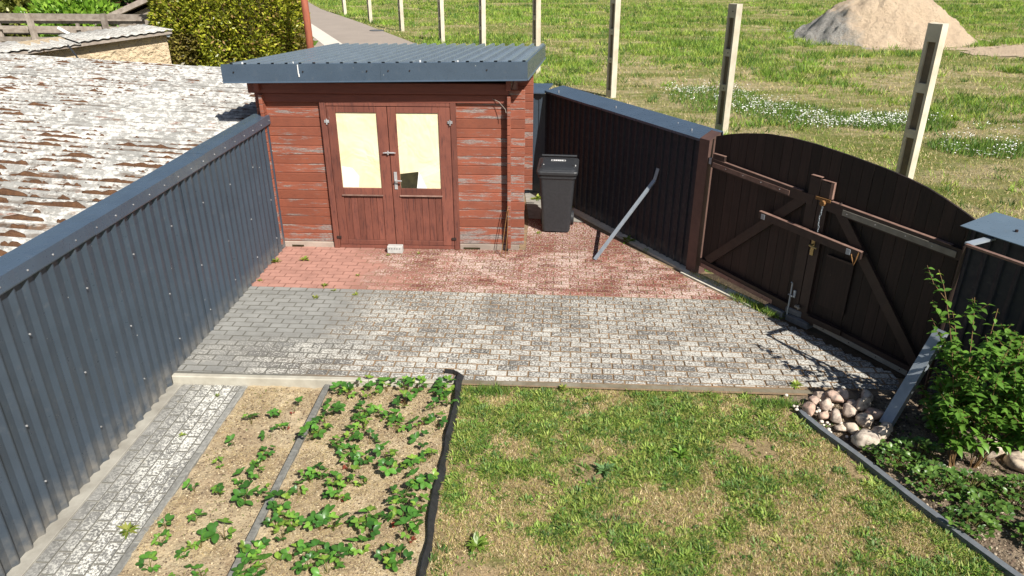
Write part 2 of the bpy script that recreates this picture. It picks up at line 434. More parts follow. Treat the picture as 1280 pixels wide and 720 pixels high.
def fz(x, y): return -.03 + .05 * (N1.fbm(x * .6, y * .6) - .5) * np.clip((y - 8) / 8, .2, 1)
fs = sheet('meadow', -60, 90, 2, 152, 300, 300, fz, M['field'], fkeep)
tag(fs, 'dry and green meadow beyond the fence', kind='structure')

# road
rd = MB(); g = MB()
pr_ = [(-1.5, 24), (-5.45, 31.8), (-9.9, 41), (-14.8, 50.5), (-24, 72), (-32, 95)]
pl_ = [(-9.5, 20), (-12.5, 28), (-16.5, 38.3), (-21.5, 48.5), (-31, 70), (-39, 93)]
for i in range(5):
    a, b, c, d = pr_[i], pr_[i + 1], pl_[i + 1], pl_[i]
    rd.add([(*a, .01), (*b, .01), (*c, .01), (*d, .01)], [(0, 1, 2, 3)])
    L = lambda p, q, f: (p[0] + (q[0] - p[0]) * f, p[1] + (q[1] - p[1]) * f, .016)
    g.add([L(a, d, .36), L(b, c, .36), L(b, c, .46), L(a, d, .46)], [(0, 1, 2, 3)])
tag(rd.build('road', M['road']), 'worn concrete road running away behind the hedge', kind='structure')
tag(g.build('gutter_strip', M['gutter']), 'paler drainage strip along the middle of the road', kind='structure')
mh = thing('manhole_cover', 'dark round manhole cover set in the road', 'manhole cover', (-8.2, 37, .02))
mm = MB(); mm.tube([(-8.2, 37, .018), (-8.2, 37, .03)], .36, 20); mm.build('cover', M['block_dark'], mh)

# field post row
def post_mesh(ht):
    # I-profile pole with pockets on the side faces (local x axis = narrow bright face direction)
    mb = MB(); w, d = .085, .11
    zs = []
    z = 0
    segs = [(-.3, .18), (ht * .34, ht * .39), (ht * .61, ht * .665), (ht * .90, ht)]
    for s_ in (-1, 1):
        x0, x1 = (-w, -w + .06) if s_ < 0 else (w - .06, w)
        if s_ < 0: mb.box(-.026, .026, -d - .0025, -d + .002, -.3, ht).box(-.026, .026, d - .002, d + .0025, -.3, ht).box(-.026, .026, -d + .002, d - .002, ht - .02, ht + .0015)
        mb.box(x0, x1, -d - .003, -d + .042, -.3, ht + .002); mb.box(x0, x1, d - .042, d + .003, -.3, ht + .002)
        for a, b in segs: mb.box(x0 + .001 * s_, x1 + .001 * s_, -d + .041, d - .041, a, b)
    return mb
pm = post_mesh(2.62).mesh('concrete_post', M['post_concrete'])
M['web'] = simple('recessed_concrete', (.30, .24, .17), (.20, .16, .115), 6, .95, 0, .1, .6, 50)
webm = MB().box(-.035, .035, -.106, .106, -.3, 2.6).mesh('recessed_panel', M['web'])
hm = MB().tube([(-.088, 0, 0), (-.078, 0, 0)], .014, 8).mesh('bolt_hole', M['dkwood'])
ords = ['nearest, tallest looking slotted concrete pole, standing right behind the gate', 'slotted concrete pole behind the left end of the arched gate',
        'slotted concrete pole behind the middle of the dark right fence', 'slotted concrete pole just right of the shed roof corner',
        'concrete pole rising behind the right half of the shed roof', 'concrete pole at the road verge, fourth past the shed roof corner pole... ',
        '', '', '', '']
ords = ['nearest slotted concrete pole, standing right behind the gate', 'slotted concrete pole beyond the left end of the arched gate',
        'slotted concrete pole beyond the dark metal fence, white flowers to its right', 'concrete pole meeting the right corner of the shed roof',
        'concrete pole rising behind the right half of the shed roof', 'concrete pole on the grass between the shed roof and the road edge',
        'thin concrete pole beside the road, third farthest of the row', 'thin distant concrete pole beside the road, second farthest in view', 'farthest small concrete pole beside the road at the picture top', 'very far concrete pole beside the road']
for i in range(9):
    x = 5.95 - 2.075 * i; y = 11.9 + 4.12 * i
    if i >= 6: x -= .5 * (i - 5); y += .5 * (i - 5)
    p = thing('concrete_pole', ords[i], 'pole', (x, y, 0), 'slotted concrete poles in a row along the meadow')
    a = math.atan2(4.12, -2.075) - R(90) + R(8)
    o = link('shaft', pm, p, (x, y, 0), (R(rnd.uniform(-.7, .7)), R(rnd.uniform(-.7, .7)), a + R(rnd.uniform(-2, 2))))
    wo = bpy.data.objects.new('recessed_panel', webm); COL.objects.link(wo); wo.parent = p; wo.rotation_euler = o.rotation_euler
    if i < 3:
        for zz in (2.48, 1.67, .95):
            h = bpy.data.objects.new('bolt_hole', hm); COL.objects.link(h); h.parent = p
            h.matrix_local = o.matrix_local.copy() if False else Matrix.LocRotScale(Vector((math.cos(a) * 0, math.sin(a) * 0, zz)), o.rotation_euler, None)

# sand heap
def heapz(x, y):
    r = np.hypot((x - 15.1) / 3.8, (y - 35) / 3.5); an = np.arctan2(y - 35, x - 15.1)
    r = r + .10 * (N2.fbm(an * 1.5 + 9, r * 2) - .5)
    h = 2.7 * np.clip(1 - r, 0, 1) ** .92
    h = np.minimum(h, 2.35 + .1 * N1.fbm(x * 2, y * 2))
    return h + np.where(h > 0, (.55 * (N3.fbm(x * 1.1, y * 1.1, 4) - .5) + .30 * (N1.fbm(x * 4, y * 4, 3) - .5)), 0) - .03
hp = sheet('sand_heap', 10.7, 19.5, 31, 39, 90, 90, heapz, M['heap'])
tag(hp, 'big heap of pale sand with grey gravel on its left flank, in the meadow', 'sand heap')
sp = sheet('bare_sand_track', 16.2, 34, 26, 33.5, 40, 20, lambda x, y: fz(x, y) + .06 * np.clip(1 - np.hypot((x - 25) / 9, (y - 30) / 3.4), -.5, 1) + .02, M['heap'],
           lambda x, y: np.hypot((x - 25) / 9, (y - 30) / (3.2 + .8 * np.sin(x))) < .98)
tag(sp, 'bare sandy track running right from the foot of the heap', kind='structure')

# ------------------------------------------------------------------ grass (numpy blades)
def blades(P, H, Wd, C, lean=.5, seg2=True):
    """P (n,3) base, H heights, Wd widths, C (n,3) colours -> V,F,col"""
    n = len(P); az = rng.random(n) * 2 * np.pi; la = rng.random(n) * 2 * np.pi; ln = lean * (.3 + rng.random(n))
    dx = np.cos(az) * Wd / 2; dy = np.sin(az) * Wd / 2
    lx = np.cos(la) * ln * H; ly = np.sin(la) * ln * H
    a = P.copy(); a[:, 0] -= dx; a[:, 1] -= dy
    b = P.copy(); b[:, 0] += dx; b[:, 1] += dy
    t = P.copy(); t[:, 0] += lx; t[:, 1] += ly; t[:, 2] += H * np.sqrt(np.clip(1 - .5 * ln ** 2, .2, 1))
    V = np.stack([a, b, t], 1).reshape(-1, 3); F = np.arange(3 * n).reshape(-1, 3)
    col = np.repeat(C, 3, 0); return V, F, col
def pal(n, cols, w=None, jit=.2):
    cols = np.array(cols); i = rng.choice(len(cols), n, p=w); return cols[i] * (1 + jit * (rng.random((n, 1)) * 2 - 1))
def merge(parts):
    Vs, Fs, Cs = [], [], []; k = 0
    for v, f, c in parts: Vs.append(v); Fs.append(f + k); Cs.append(c); k += len(v)
    return np.concatenate(Vs), np.concatenate(Fs), np.concatenate(Cs)

GREEN = [(.13, .24, .035), (.09, .18, .03), (.20, .29, .045), (.06, .125, .024)]
DRY = [(.58, .44, .24), (.46, .34, .17), (.34, .28, .11), (.66, .54, .32)]
def edge_x(y):   # the curved grey edging right of the lawn
    return np.interp(y, [2.4, 3.0, 3.6, 3.88, 4.23, 4.72, 5.08, 5.3, 5.66, 6], [3.75, 3.38, 3.06, 2.92, 2.76, 2.55, 2.37, 2.28, 2.24, 2.24])
def lawn_z(x, y): return -.045 + .03 * N1.fbm(x * 1.3, y * 1.3)
lw = sheet('lawn', -.74, 3.9, .4, 5.70, 90, 100, lawn_z, M['turf'], lambda x, y: x < edge_x(y) - .0)
tag(lw, 'patchy sun dried lawn between the strawberry bed and the curved edging', kind='structure')
def greenness(x, y):
    g = .5 + 1.15 * (N2.fbm(x * 3.1 + 3, y * 3.1 + 5, 5) - .5) + .5 * (N3.fbm(x * 1.0 + 31, y * 1.0, 3) - .5)
    return g + .075 * np.clip((x - .7) / 1.2, -.4, 1.2) - .05 * np.clip((4.2 - y) / .6, 0, 1) * (x < 1.0) + .07 * np.exp(-((x - .1) ** 2 / .25 + (y - 5.1) ** 2 / .06)) - .11 * np.exp(-((x - 1.1) ** 2 / .5 + (y - 5.45) ** 2 / .03))
def scatter_lawn(n):
    x = rng.uniform(-.7, 3.4, n); y = rng.uniform(2.6, 5.69, n); k = (x < edge_x(y) - .03) & (y < 5.70 - .011 * (x + .7)); return x[k], y[k]
x, y = scatter_lawn(270000); gn = greenness(x, y)
bare = (N3.fbm(x * 2.4, y * 2.4) > .66) & (gn < .52); k = ~bare | (rng.random(len(x)) < .12); x, y, gn = x[k], y[k], gn[k]
fine = N1.fbm(x * 14, y * 14, 2)
pg = np.clip((gn + .6 * (fine - .5) - .42) / .18, .15, .94); isg = rng.random(len(x)) < pg; n = len(x)
C_ = np.where(isg[:, None], pal(n, GREEN + [(.40, .40, .10), (.36, .37, .09), (.44, .40, .15)], jit=.35), pal(n, DRY + [(.40, .36, .13), (.22, .16, .08), (.72, .6, .38)], jit=.35))
H_ = np.where(isg, rng.uniform(.018, .05, n), rng.uniform(.010, .035, n))
V, F, c = blades(np.stack([x, y, lawn_z(x, y) - .004], 1), H_, rng.uniform(.004, .009, n), C_, 1.0)
tag(link('lawn_grass', npmesh('lawn_grass', V, F, M['grass'], c)), 'short straw coloured and green grass of the lawn', 'grass', kind='stuff')

def leafblade(P, az, L, Wd, lift, C, droop=.35):
    """flat quad leaves"""
    n = len(P); u = np.stack([np.cos(az), np.sin(az), np.zeros(n)], 1); s = np.stack([-np.sin(az), np.cos(az), np.zeros(n)], 1)
    z = np.array([0, 0, 1.]);
    L = L[:, None]; Wd = Wd[:, None]; lift = lift[:, None]
    m = P + u * L * .5 * np.cos(lift) + z * L * .5 * np.sin(lift)
    t = P + u * L * np.cos(lift) + z * (L * (np.sin(lift) - droop * .5))
    V = np.stack([P, m - s * Wd / 2 + z * Wd * .15, t, m + s * Wd / 2 + z * Wd * .15], 1)
    return V.reshape(-1, 3), np.arange(4 * n).reshape(-1, 4), np.repeat(C, 4, 0)
# broad-leaved weeds in the lawn: many small clumps of one plant each
cx, cy = scatter_lawn(6500); gn = greenness(cx, cy); k = rng.random(len(cx)) < np.clip((gn - .46) / .13, .08, .97); cx, cy = cx[k], cy[k]
m_ = rng.integers(6, 34, len(cx)); rad = rng.uniform(.015, .055, len(cx)); cc_ = pal(len(cx), GREEN + [(.16, .26, .07), (.24, .34, .06), (.30, .36, .08)], jit=.25); knd = rng.random(len(cx))
ix = np.repeat(np.arange(len(cx)), m_); n = len(ix); az = rng.random(n) * 6.28; rr = rad[ix] * np.sqrt(rng.random(n))
x = cx[ix] + rr * np.cos(az); y = cy[ix] + rr * np.sin(az); ok = (x < edge_x(y) - .03) & (y < 5.65) & (x > -.7); x, y, ix, az, n = x[ok], y[ok], ix[ok], az[ok], int(ok.sum())
long_ = knd[ix] < .35
V, F, c = leafblade(np.stack([x, y, lawn_z(x, y)], 1), az + rng.normal(0, .5, n), np.where(long_, rng.uniform(.035, .085, n), rng.uniform(.016, .036, n)), np.where(long_, rng.uniform(.006, .011, n), rng.uniform(.012, .022, n)), rng.uniform(.1, 1.1, n), cc_[ix] * (1 + .25 * (rng.random((n, 1)) - .5)))
tag(link('lawn_weeds', npmesh('lawn_weeds', V, F, M['grass'], c)), 'low broad leaved green weeds growing through the lawn', 'weeds', kind='stuff')

def rosette(name, label, x, y, z, r, n=16, cols=GREEN, up=.5, parent_group=None, wid=.25, cat='weed'):
    az = np.arange(n) * 2.4 + rng.random(n) * .5; L = r * rng.uniform(.6, 1.1, n)
    V, F, c = leafblade(np.repeat([[x, y, z]], n, 0) + rng.normal(0, r * .08, (n, 3)) * [1, 1, 0], az, L, L * wid * rng.uniform(.8, 1.2, n), rng.uniform(.1, up + .3, n), pal(n, cols))
    V = V - np.array([x, y, z]); o = link(name, npmesh(name, V, F, M['leaf'], c), None, (x, y, z))
    return tag(o, label, cat, parent_group)
def field_pts(n, y0, y1, x0f, x1f):
    u = rng.random(n); y = y0 + (y1 - y0) * u ** 2.0; x = rng.uniform(0, 1, n) * (x1f(y) - x0f(y)) + x0f(y); return x, y
rosette('dandelion', 'blue green dandelion rosette alone in the dry middle of the lawn', .52, 4.52, -.02, .11, 30, [(.10, .19, .07), (.14, .24, .09)], .6, wid=.28)
rosette('dandelion', 'small green rosette in the lawn near the patio edge', 1.18, 5.2, -.02, .09, 24, wid=.3)
rosette('dandelion', 'bright green leafy clump in the lawn right of the bluish rosette', 1.14, 4.75, -.02, .10, 26, [(.13, .24, .03), (.09, .18, .025)], .7)
rosette('dandelion', 'yellow green clump at the bottom left of the lawn', -.4, 3.7, -.02, .11, 30, [(.16, .24, .04), (.12, .2, .03)], .7)

# meadow grass: tufts
def in_field(x, y):
    ro = (x < np.interp(y, [24, 31.8, 41, 50.5, 72], [-1.5, -5.45, -9.9, -14.8, -24]) + .1) & (y > 20)
    return (fence_side(x, y) > .15) & ~ro & ~((x < 0) & (y < 13.5)) & (np.hypot((x - 15.1) / 3.8, (y - 35) / 3.5) > 1) & (np.hypot((x - 25) / 9, (y - 30) / 3.2) > 1)
def dryness(x, y):
    return .5 + 1.1 * (N2.fbm(x * .30, y * .55, 6) - .5) + .5 * (N3.fbm(x * 1.1, y * 1.3, 4) - .5) - .09 * np.clip((y - 25) / 10, -.5, 1) + .07 * np.exp(-(y - 13) ** 2 / 14) + .08 * np.exp(-(y - 27) ** 2 / 12) + .06
x, y = field_pts(330000, 8.5, 62, lambda y: -.75 * y + 6 - .12 * (y - 20).clip(0), lambda y: .78 * y + 2.5)
k = in_field(x, y); x, y = x[k], y[k]; d_ = dryness(x, y); k = rng.random(len(x)) < np.clip(1.4 - (d_ - .42) * 3, .6, 1); x, y, d_ = x[k], y[k], d_[k]; n = len(x)
isg = rng.random(n) < np.clip(.97 - (d_ - .42) * 5, .10, .97)
sc = .55 + y / 26
C_ = np.where(isg[:, None], pal(n, [(.20, .31, .035), (.31, .41, .055), (.10, .18, .024), (.42, .45, .10)], jit=.3), pal(n, DRY + [(.42, .38, .16)], jit=.2))
H_ = rng.uniform(.04, .12, n) * np.clip(sc, .5, 1.5) * np.where(isg, 1.1, .6)
p1 = blades(np.stack([x, y, fz(x, y) - .01], 1), H_, rng.uniform(.008, .02, n) * sc, C_, .9)
cx, cy = field_pts(24000, 8.5, 60, lambda y: -.75 * y + 6 - .12 * (y - 20).clip(0), lambda y: .78 * y + 2.5)
k = in_field(cx, cy); cx, cy = cx[k], cy[k]; d_ = dryness(cx, cy); k = rng.random(len(cx)) < np.clip(1.1 - (d_ - .40) * 5.5, .04, 1); cx, cy = cx[k], cy[k]
cc_ = pal(len(cx), [(.15, .27, .03), (.23, .36, .045), (.08, .16, .022), (.06, .125, .02), (.32, .40, .07)], jit=.25); m_ = rng.integers(8, 26, len(cx)); ix = np.repeat(np.arange(len(cx)), m_); n = len(ix)
sc = .6 + cy[ix] / 28; rr = (rng.uniform(.05, .22, len(cx)) * (.6 + cy / 30))[ix] * np.sqrt(rng.random(n)); az = rng.random(n) * 6.28
x = cx[ix] + rr * np.cos(az) * 1.4; y = cy[ix] + rr * np.sin(az); ok = in_field(x, y); x, y, ix, sc, n = x[ok], y[ok], ix[ok], sc[ok], int(ok.sum())
p2 = blades(np.stack([x, y, fz(x, y) - .01], 1), rng.uniform(.07, .20, n) * np.clip(sc, .5, 1.5), rng.uniform(.01, .024, n) * sc, cc_[ix] * (1 + .3 * (rng.random((n, 1)) - .5)), .8)
V, F, c = merge([p1, p2])
tag(link('meadow_grass', npmesh('meadow_grass', V, F, M['grass'], c)), 'rough green and straw coloured meadow grass', 'grass', kind='stuff')
# white flowers
parts = []
for cx, cy, rx, ry, m in ((9.6, 14.6, 1.6, .8, 500), (10.8, 16.2, 1.5, .8, 260), (4.5, 20.6, 1.2, 1.6, 1300), (5.6, 18.7, 1.1, 1.3, 1100), (6.4, 17.2, .8, .9, 700), (8.0, 17.5, 1.1, 1.0, 1300), (7.2, 16.9, .8, .6, 500), (8.5, 15.2, .8, .55, 450), (9.2, 14.2, .7, .5, 350), (10.2, 13.8, .6, .4, 150)):
    a = rng.random(m) * 6.28; r = rng.random(m) ** .6; px = cx + rx * r * np.cos(a) + .25 * rng.normal(size=m) ; py = cy + ry * r * np.sin(a)
    kk = (N3.fbm(px * 2.2, py * 2.2, 4) > .47); px, py = px[kk], py[kk]; mm_ = len(px)
    P = np.stack([px, py, fz(px, py) + rng.uniform(.08, .2, mm_)], 1); s = rng.uniform(.009, .019, mm_)
    u = rng.normal(size=(mm_, 3)) * [1, 1, .3]; u /= np.linalg.norm(u, axis=1)[:, None]; w = np.cross(u, rng.normal(size=(mm_, 3)) * .4 + [0, 0, 1]); w /= np.linalg.norm(w, axis=1)[:, None]
    V = np.stack([P - u * s[:, None], P + w * s[:, None], P + u * s[:, None], P - w * s[:, None]], 1).reshape(-1, 3)
    parts.append((V, np.arange(4 * mm_).reshape(-1, 4), np.zeros((4 * mm_, 3)) + .8))
V, F, c = merge(parts); tag(link('white_wildflowers', npmesh('white_wildflowers', V, F, M['petal'], c)), 'drifts of small white wildflowers in the meadow', 'wildflowers', kind='stuff')
# green stems below the flowers
parts = []
for cx, cy, rx, ry, m in ((4.6, 20, 1.3, 1.8, 2600), (6, 18, 1.3, 1.5, 2600), (8, 17.2, 1.4, 1.0, 2600), (8.9, 14.9, 1.1, .8, 1800)):
    a = rng.random(m) * 6.28; r = rng.random(m) ** .6; px = cx + rx * r * np.cos(a); py = cy + ry * r * np.sin(a)
    parts.append(blades(np.stack([px, py, fz(px, py)], 1), rng.uniform(.08, .2, m), rng.uniform(.012, .024, m), pal(m, GREEN), .5))
V, F, c = merge(parts); tag(link('flower_stems', npmesh('flower_stems', V, F, M['grass'], c)), 'green stems and leaves under the white wildflowers', 'wildflowers', kind='stuff')

# ------------------------------------------------------------------ patio
def clip_poly(P, Q):
    """Sutherland-Hodgman: clip P by convex ccw Q"""
    out = P
    for i in range(len(Q)):
        a = Q[i]; b = Q[(i + 1) % len(Q)]; inp = out; out = []
        side = lambda p: (b[0] - a[0]) * (p[1] - a[1]) - (b[1] - a[1]) * (p[0] - a[0])
        for j in range(len(inp)):
            p, q = inp[j], inp[(j + 1) % len(inp)]; sp_, sq = side(p), side(q)
            if sp_ >= 0: out.append(p)
            if (sp_ >= 0) != (sq >= 0):
                t = sp_ / (sp_ - sq); out.append((p[0] + t * (q[0] - p[0]), p[1] + t * (q[1] - p[1])))
        if len(out) < 3: return []
    return out
def area(P): return .5 * abs(sum(P[i][0] * P[(i + 1) % len(P)][1] - P[(i + 1) % len(P)][0] * P[i][1] for i in range(len(P))))
BX, BY, G_ = .2, .1, .0095
mi = []
def brick_vf(P, zt, depth=.03, b=.0042):
    cx = sum(p[0] for p in P) / len(P); cy = sum(p[1] for p in P) / len(P); n = len(P)
    def ins(p, d):
        v = Vector((p[0] - cx, p[1] - cy)); l = v.length; v = v * (1 - d / max(l, .02)); return (cx + v.x, cy + v.y)
    vs = [(p[0], p[1], zt - depth) for p in P] + [(p[0], p[1], zt - b * .8) for p in P] + [(*ins(p, b), zt) for p in P]
    fs_ = [tuple(range(2 * n, 3 * n))]; mi.append(0)
    for i in range(n):
        j = (i + 1) % n; fs_ += [(i, j, n + j, n + i), (n + i, n + j, 2 * n + j, 2 * n + i)]; mi.extend([1, 1])
    return vs, fs_
def soil_edges(me, ids, edge):
    me.materials.append(edge); me.polygons.foreach_set('material_index', ids); return me
def pave(name, label, regions, org, ang, mat, zt=0.0, tilt=.006, edge=None):
    edge = edge or M['joint']
    root = thing(name, label, 'x', (org[0], org[1], zt)); del root['category']; root['kind'] = 'structure'
    ca, sa = math.cos(ang), math.sin(ang); full = None; items = []
    ix = [v for v in ((-ca, 0),)]
    hx = BX / 2 - G_ / 2; hy = BY / 2 - G_ / 2
    allx = [p[0] for r in regions for p in r]; ally = [p[1] for r in regions for p in r]
    ex = max(max(allx) - org[0], org[0] - min(allx), max(ally) - org[1], org[1] - min(ally)) + 1; ir = int(ex / BX) + 2; jr = int(ex / BY) + 2
    for j in range(-jr, jr):
        off = .5 * (j % 2)
        for i in range(-ir, ir):
            lx = (i + off + .5) * BX; ly = (j + .5) * BY
            c = (org[0] + ca * lx - sa * ly, org[1] + sa * lx + ca * ly)
            rect = [(c[0] + ca * u - sa * v, c[1] + sa * u + ca * v) for u, v in ((-hx, -hy), (hx, -hy), (hx, hy), (-hx, hy))]
            for r in regions:
                q = clip_poly(rect, r)
                if len(q) >= 3 and area(q) > .0015:
                    items.append((math.hypot(*c), c, q, area(q) > .98 * 4 * hx * hy))
    items.sort(key=lambda t: t[0])
    mi.clear(); vs, fs_ = brick_vf([(-hx, -hy), (hx, -hy), (hx, hy), (-hx, hy)], 0); me = soil_edges(MB().add(vs, fs_).mesh('paver', mat), list(mi), edge); rest_mi = []
    rest = MB()
    for k_, (d, c, q, full_) in enumerate(items):
        dz = rnd.uniform(-tilt * .45, tilt * .45)
        if k_ < 300:
            if full_:
                link('paver', me, root, (c[0], c[1], zt + dz), (rnd.uniform(-.012, .012), rnd.uniform(-.008, .008), ang + rnd.uniform(-.008, .008)))
            else:
                mi.clear(); vs, fs_ = brick_vf([(p[0] - c[0], p[1] - c[1]) for p in q], 0)
                link('paver', soil_edges(MB().add(vs, fs_).mesh('paver', mat), list(mi), edge), root, (c[0], c[1], zt + dz))
        else:
            mi.clear(); vs, fs_ = brick_vf(q, zt + dz); rest.add(vs, fs_); rest_mi += mi
    if rest.v: o = rest.build('farther_pavers', mat, root); o['kind'] = 'stuff'; soil_edges(o.data, rest_mi, edge)
    return root
A1 = -R(1.4)
def bl(x): return 7.71 - .0245 * (x + 3.48)        # red / grey border
GL = lambda y: 1.95 + (8.27 - y) * .689 - .16      # gate-side limit
grey_region = [(-3.46, 5.75), (2.36, 5.70), (3.22, 5.98), (3.35, 6.06), (GL(7.6), 7.56), (-3.46, bl(-3.46))]
grey_region = [(-3.46, 5.752), (-.72, 5.752), (2.3, 5.715), (3.28, 5.705), (3.38, 6.02), (GL(bl(2.2)), bl(2.2)), (-3.46, bl(-3.46))]
pave('grey_paving', 'grey block paving of the patio with white lichen', [grey_region], (-3.46, bl(-3.46)), A1, M['paver_grey'])
red1 = [(-3.46, bl(-3.46)), (2.2, bl(2.2)), (1.63, 8.45), (1.28, 9.0), (-3.46, 9.0)]
red2 = [(-.21, 9.0), (1.28, 9.0), (.62, 10.1), (-.21, 10.25)]
pave('red_paving', 'red block paving in front of the shed, pink and clean at the left', [red1, red2], (-3.46, bl(-3.46)), A1, M['paver_red'])
jb = MB().add([(-3.5, 5.72, -.007), (3.6, 5.62, -.007), (3.6, 6.1, -.007), (2.1, 8.3, -.007), (.3, 11.6, -.007), (-3.5, 11.6, -.007)], [(0, 1, 2, 3, 4, 5)])
tag(jb.build('patio_base', M['joint']), 'sand and moss in the joints of the patio', kind='structure')
kb = MB(); kb.cbox(-3.46, -.72, 5.69, 5.75, -.2, .006, .008); 
tag(kb.build('patio_kerb', M['pale_concrete']), 'pale concrete kerb carrying the front edge of the patio', kind='structure')
kb = MB(); kb.hexa([(-.715, 5.70, -.2), (3.3, 5.66, -.2), (3.3, 5.702, -.2), (-.715, 5.748, -.2), (-.715, 5.70, -.006), (3.3, 5.66, -.006), (3.3, 5.702, .003), (-.715, 5.748, .003)])
tag(kb.build('lawn_kerb', simple('mossy_kerb', (.27, .245, .19), (.15, .125, .08), 6, .95, 0, .1, .5, 60)), 'grey concrete edge between lawn and patio', kind='structure')
kb = MB()
kb.hexa([(.35, 10.72, -.1), (1.8, 8.3, -.1), (1.9, 8.36, -.1), (.45, 10.78, -.1), (.35, 10.72, .02), (1.8, 8.3, .02), (1.9, 8.36, .02), (.45, 10.78, .02)])
kb.hexa([(1.72, 8.32, -.1), (2.35, 7.40, -.1), (2.48, 7.49, -.1), (1.85, 8.40, -.1), (1.72, 8.32, .014), (2.35, 7.40, .014), (2.48, 7.49, .014), (1.85, 8.40, .014)])
tag(kb.build('fence_kerb', M['pale_concrete']), 'narrow concrete kerb under the dark right fence', kind='structure')
sh = MB().add([(-.2, 10.25, .004), (.62, 10.1, .004), (.40, 10.75, .004), (-.1, 11.6, .004), (-.3, 11.6, .004)], [(0, 1, 2, 3, 4)])
tag(sh.build('concrete_pad', M['concrete']), 'bare concrete beside the shed behind the bin', kind='structure')
# soil strip under the gate
sheet_ = sheet('gate_soil', 1.9, 4.4, 4.6, 8.3, 40, 60, lambda x, y: .0 + .012 * N1.fbm(x * 5, y * 5), M['soil'], lambda x, y: (fence_side(x, y) > -.14) & (fence_side(x, y) < .6))
tag(sheet_, 'dark soil in the gap under the gate', kind='structure')

# path
pave('garden_path', 'low lichen covered block path along the left fence', [[(-3.36, 1.5), (-2.80, 1.5), (-2.80, 5.69), (-3.36, 5.69)]], (-3.36, 5.69), R(-90), M['path'], -.08, .004)
pb = MB(); pb.box(-3.6, -2.795, 1, 5.69, -.3, -.088); tag(pb.build('path_base', M['concrete']), 'bedding under the path', kind='structure')
pb = MB(); pb.cbox(-3.55, -3.365, 1, 5.688, -.3, -.076, .004); tag(pb.build('fence_footing', simple('footing_concrete', (.36, .345, .30), (.22, .205, .175), 5, .95, 0, .1, .5, 60)), 'smooth concrete strip at the foot of the left fence', kind='structure')
for k_ in range(5):
    kb = MB(); kb.cbox(-2.792, -2.735, 5.684 - 1.0 * (k_ + 1), 5.68 - k_ * 1.0, -.25, -.072, .006)
    o = tag(kb.build('kerb_stone', M['kerb']), 'dark kerb stone between path and narrow bed, %s from the patio' % ['first', 'second', 'third', 'fourth', 'fifth'][k_], 'kerb stone', 'kerb stones along the path')
# beds
def bed_z(x, y): return np.where(x < -1.97, -.10, -.07 + .02 * (x + 1.9)) + .06 * (N1.fbm(x * 4, y * 4, 5) - .5) + .022 * N2.fbm(x * 20, y * 20, 3)
b1 = sheet('strawberry_bed_soil', -2.74, -.74, 1.2, 5.69, 150, 330, bed_z, M['sand'])
tag(b1, 'dry sandy soil of the two strawberry beds', kind='structure')
for k_ in range(5):
    kb = MB(); kb.cbox(-2.0, -1.945, 5.684 - 1.0 * (k_ + 1), 5.68 - k_ * 1.0, -.25, -.035, .006)
    tag(kb.build('kerb_stone', M['kerb']), 'grey kerb stone dividing the two strawberry beds, %s from the patio' % ['first', 'second', 'third', 'fourth', 'fifth'][k_], 'kerb stone', 'kerb stones between the beds')
# straw on the beds
n = 30000; x = rng.uniform(-2.72, -.78, n); y = rng.uniform(2.6, 5.66, n); k = (abs(x + 1.97) > .04) & ((x > -1.9) | (N2.fbm(x * 3, y * 3) > .5)); x, y = x[k], y[k]; n = len(x)
V, F, c = blades(np.stack([x, y, bed_z(x, y) + .004], 1), rng.uniform(.015, .045, n), rng.uniform(.002, .004, n), pal(n, [(.60, .48, .28), (.46, .34, .18), (.26, .17, .10), (.68, .57, .36)], jit=.3), 2.2)
V[2::3, 2] = V[0::3, 2] + .006 * rng.random(n)
tag(link('straw_litter', npmesh('straw_litter', V, F, M['grass'], c)), 'pale straw and dry grass strewn over the strawberry beds', 'straw', kind='stuff')
parts = []
def crumbs(n, xa, xb, ya, yb, zf, cols, s0, s1, keep=None):
    x = rng.uniform(xa, xb, n); y = rng.uniform(ya, yb, n)
    if keep is not None: k = keep(x, y); x, y = x[k], y[k]; n = len(x)
    sz = rng.uniform(s0, s1, n)[:, None, None]; base = np.array([[1, 0, 0], [0, 1, 0], [-1, 0, 0], [0, -1, 0], [0, 0, .8], [0, 0, -.6]])[None] * sz * rng.uniform(.6, 1.3, (n, 6, 1))
    a = rng.random(n) * 6.28; ca, sa = np.cos(a)[:, None], np.sin(a)[:, None]
    V = np.stack([base[..., 0] * ca - base[..., 1] * sa, base[..., 0] * sa + base[..., 1] * ca, base[..., 2]], -1) + np.stack([x, y, zf(x, y) + .003], -1)[:, None]
    F = (np.array([[0, 1, 4], [1, 2, 4], [2, 3, 4], [3, 0, 4]])[None] + 6 * np.arange(n)[:, None, None]).reshape(-1, 3)
    return V.reshape(-1, 3), F, np.repeat(pal(n, cols, jit=.3), 6, 0)
V, F, c = crumbs(14000, -2.72, -.79, 2.5, 5.66, bed_z, [(.42, .33, .21), (.24, .17, .11), (.55, .46, .32), (.14, .10, .07)], .003, .010, lambda x, y: abs(x + 1.97) > .04)
tag(link('soil_crumbs', npmesh('soil_crumbs', V, F, M['grass'], c)), 'crumbs of earth and grit lying on the strawberry beds', 'soil crumbs', kind='stuff')
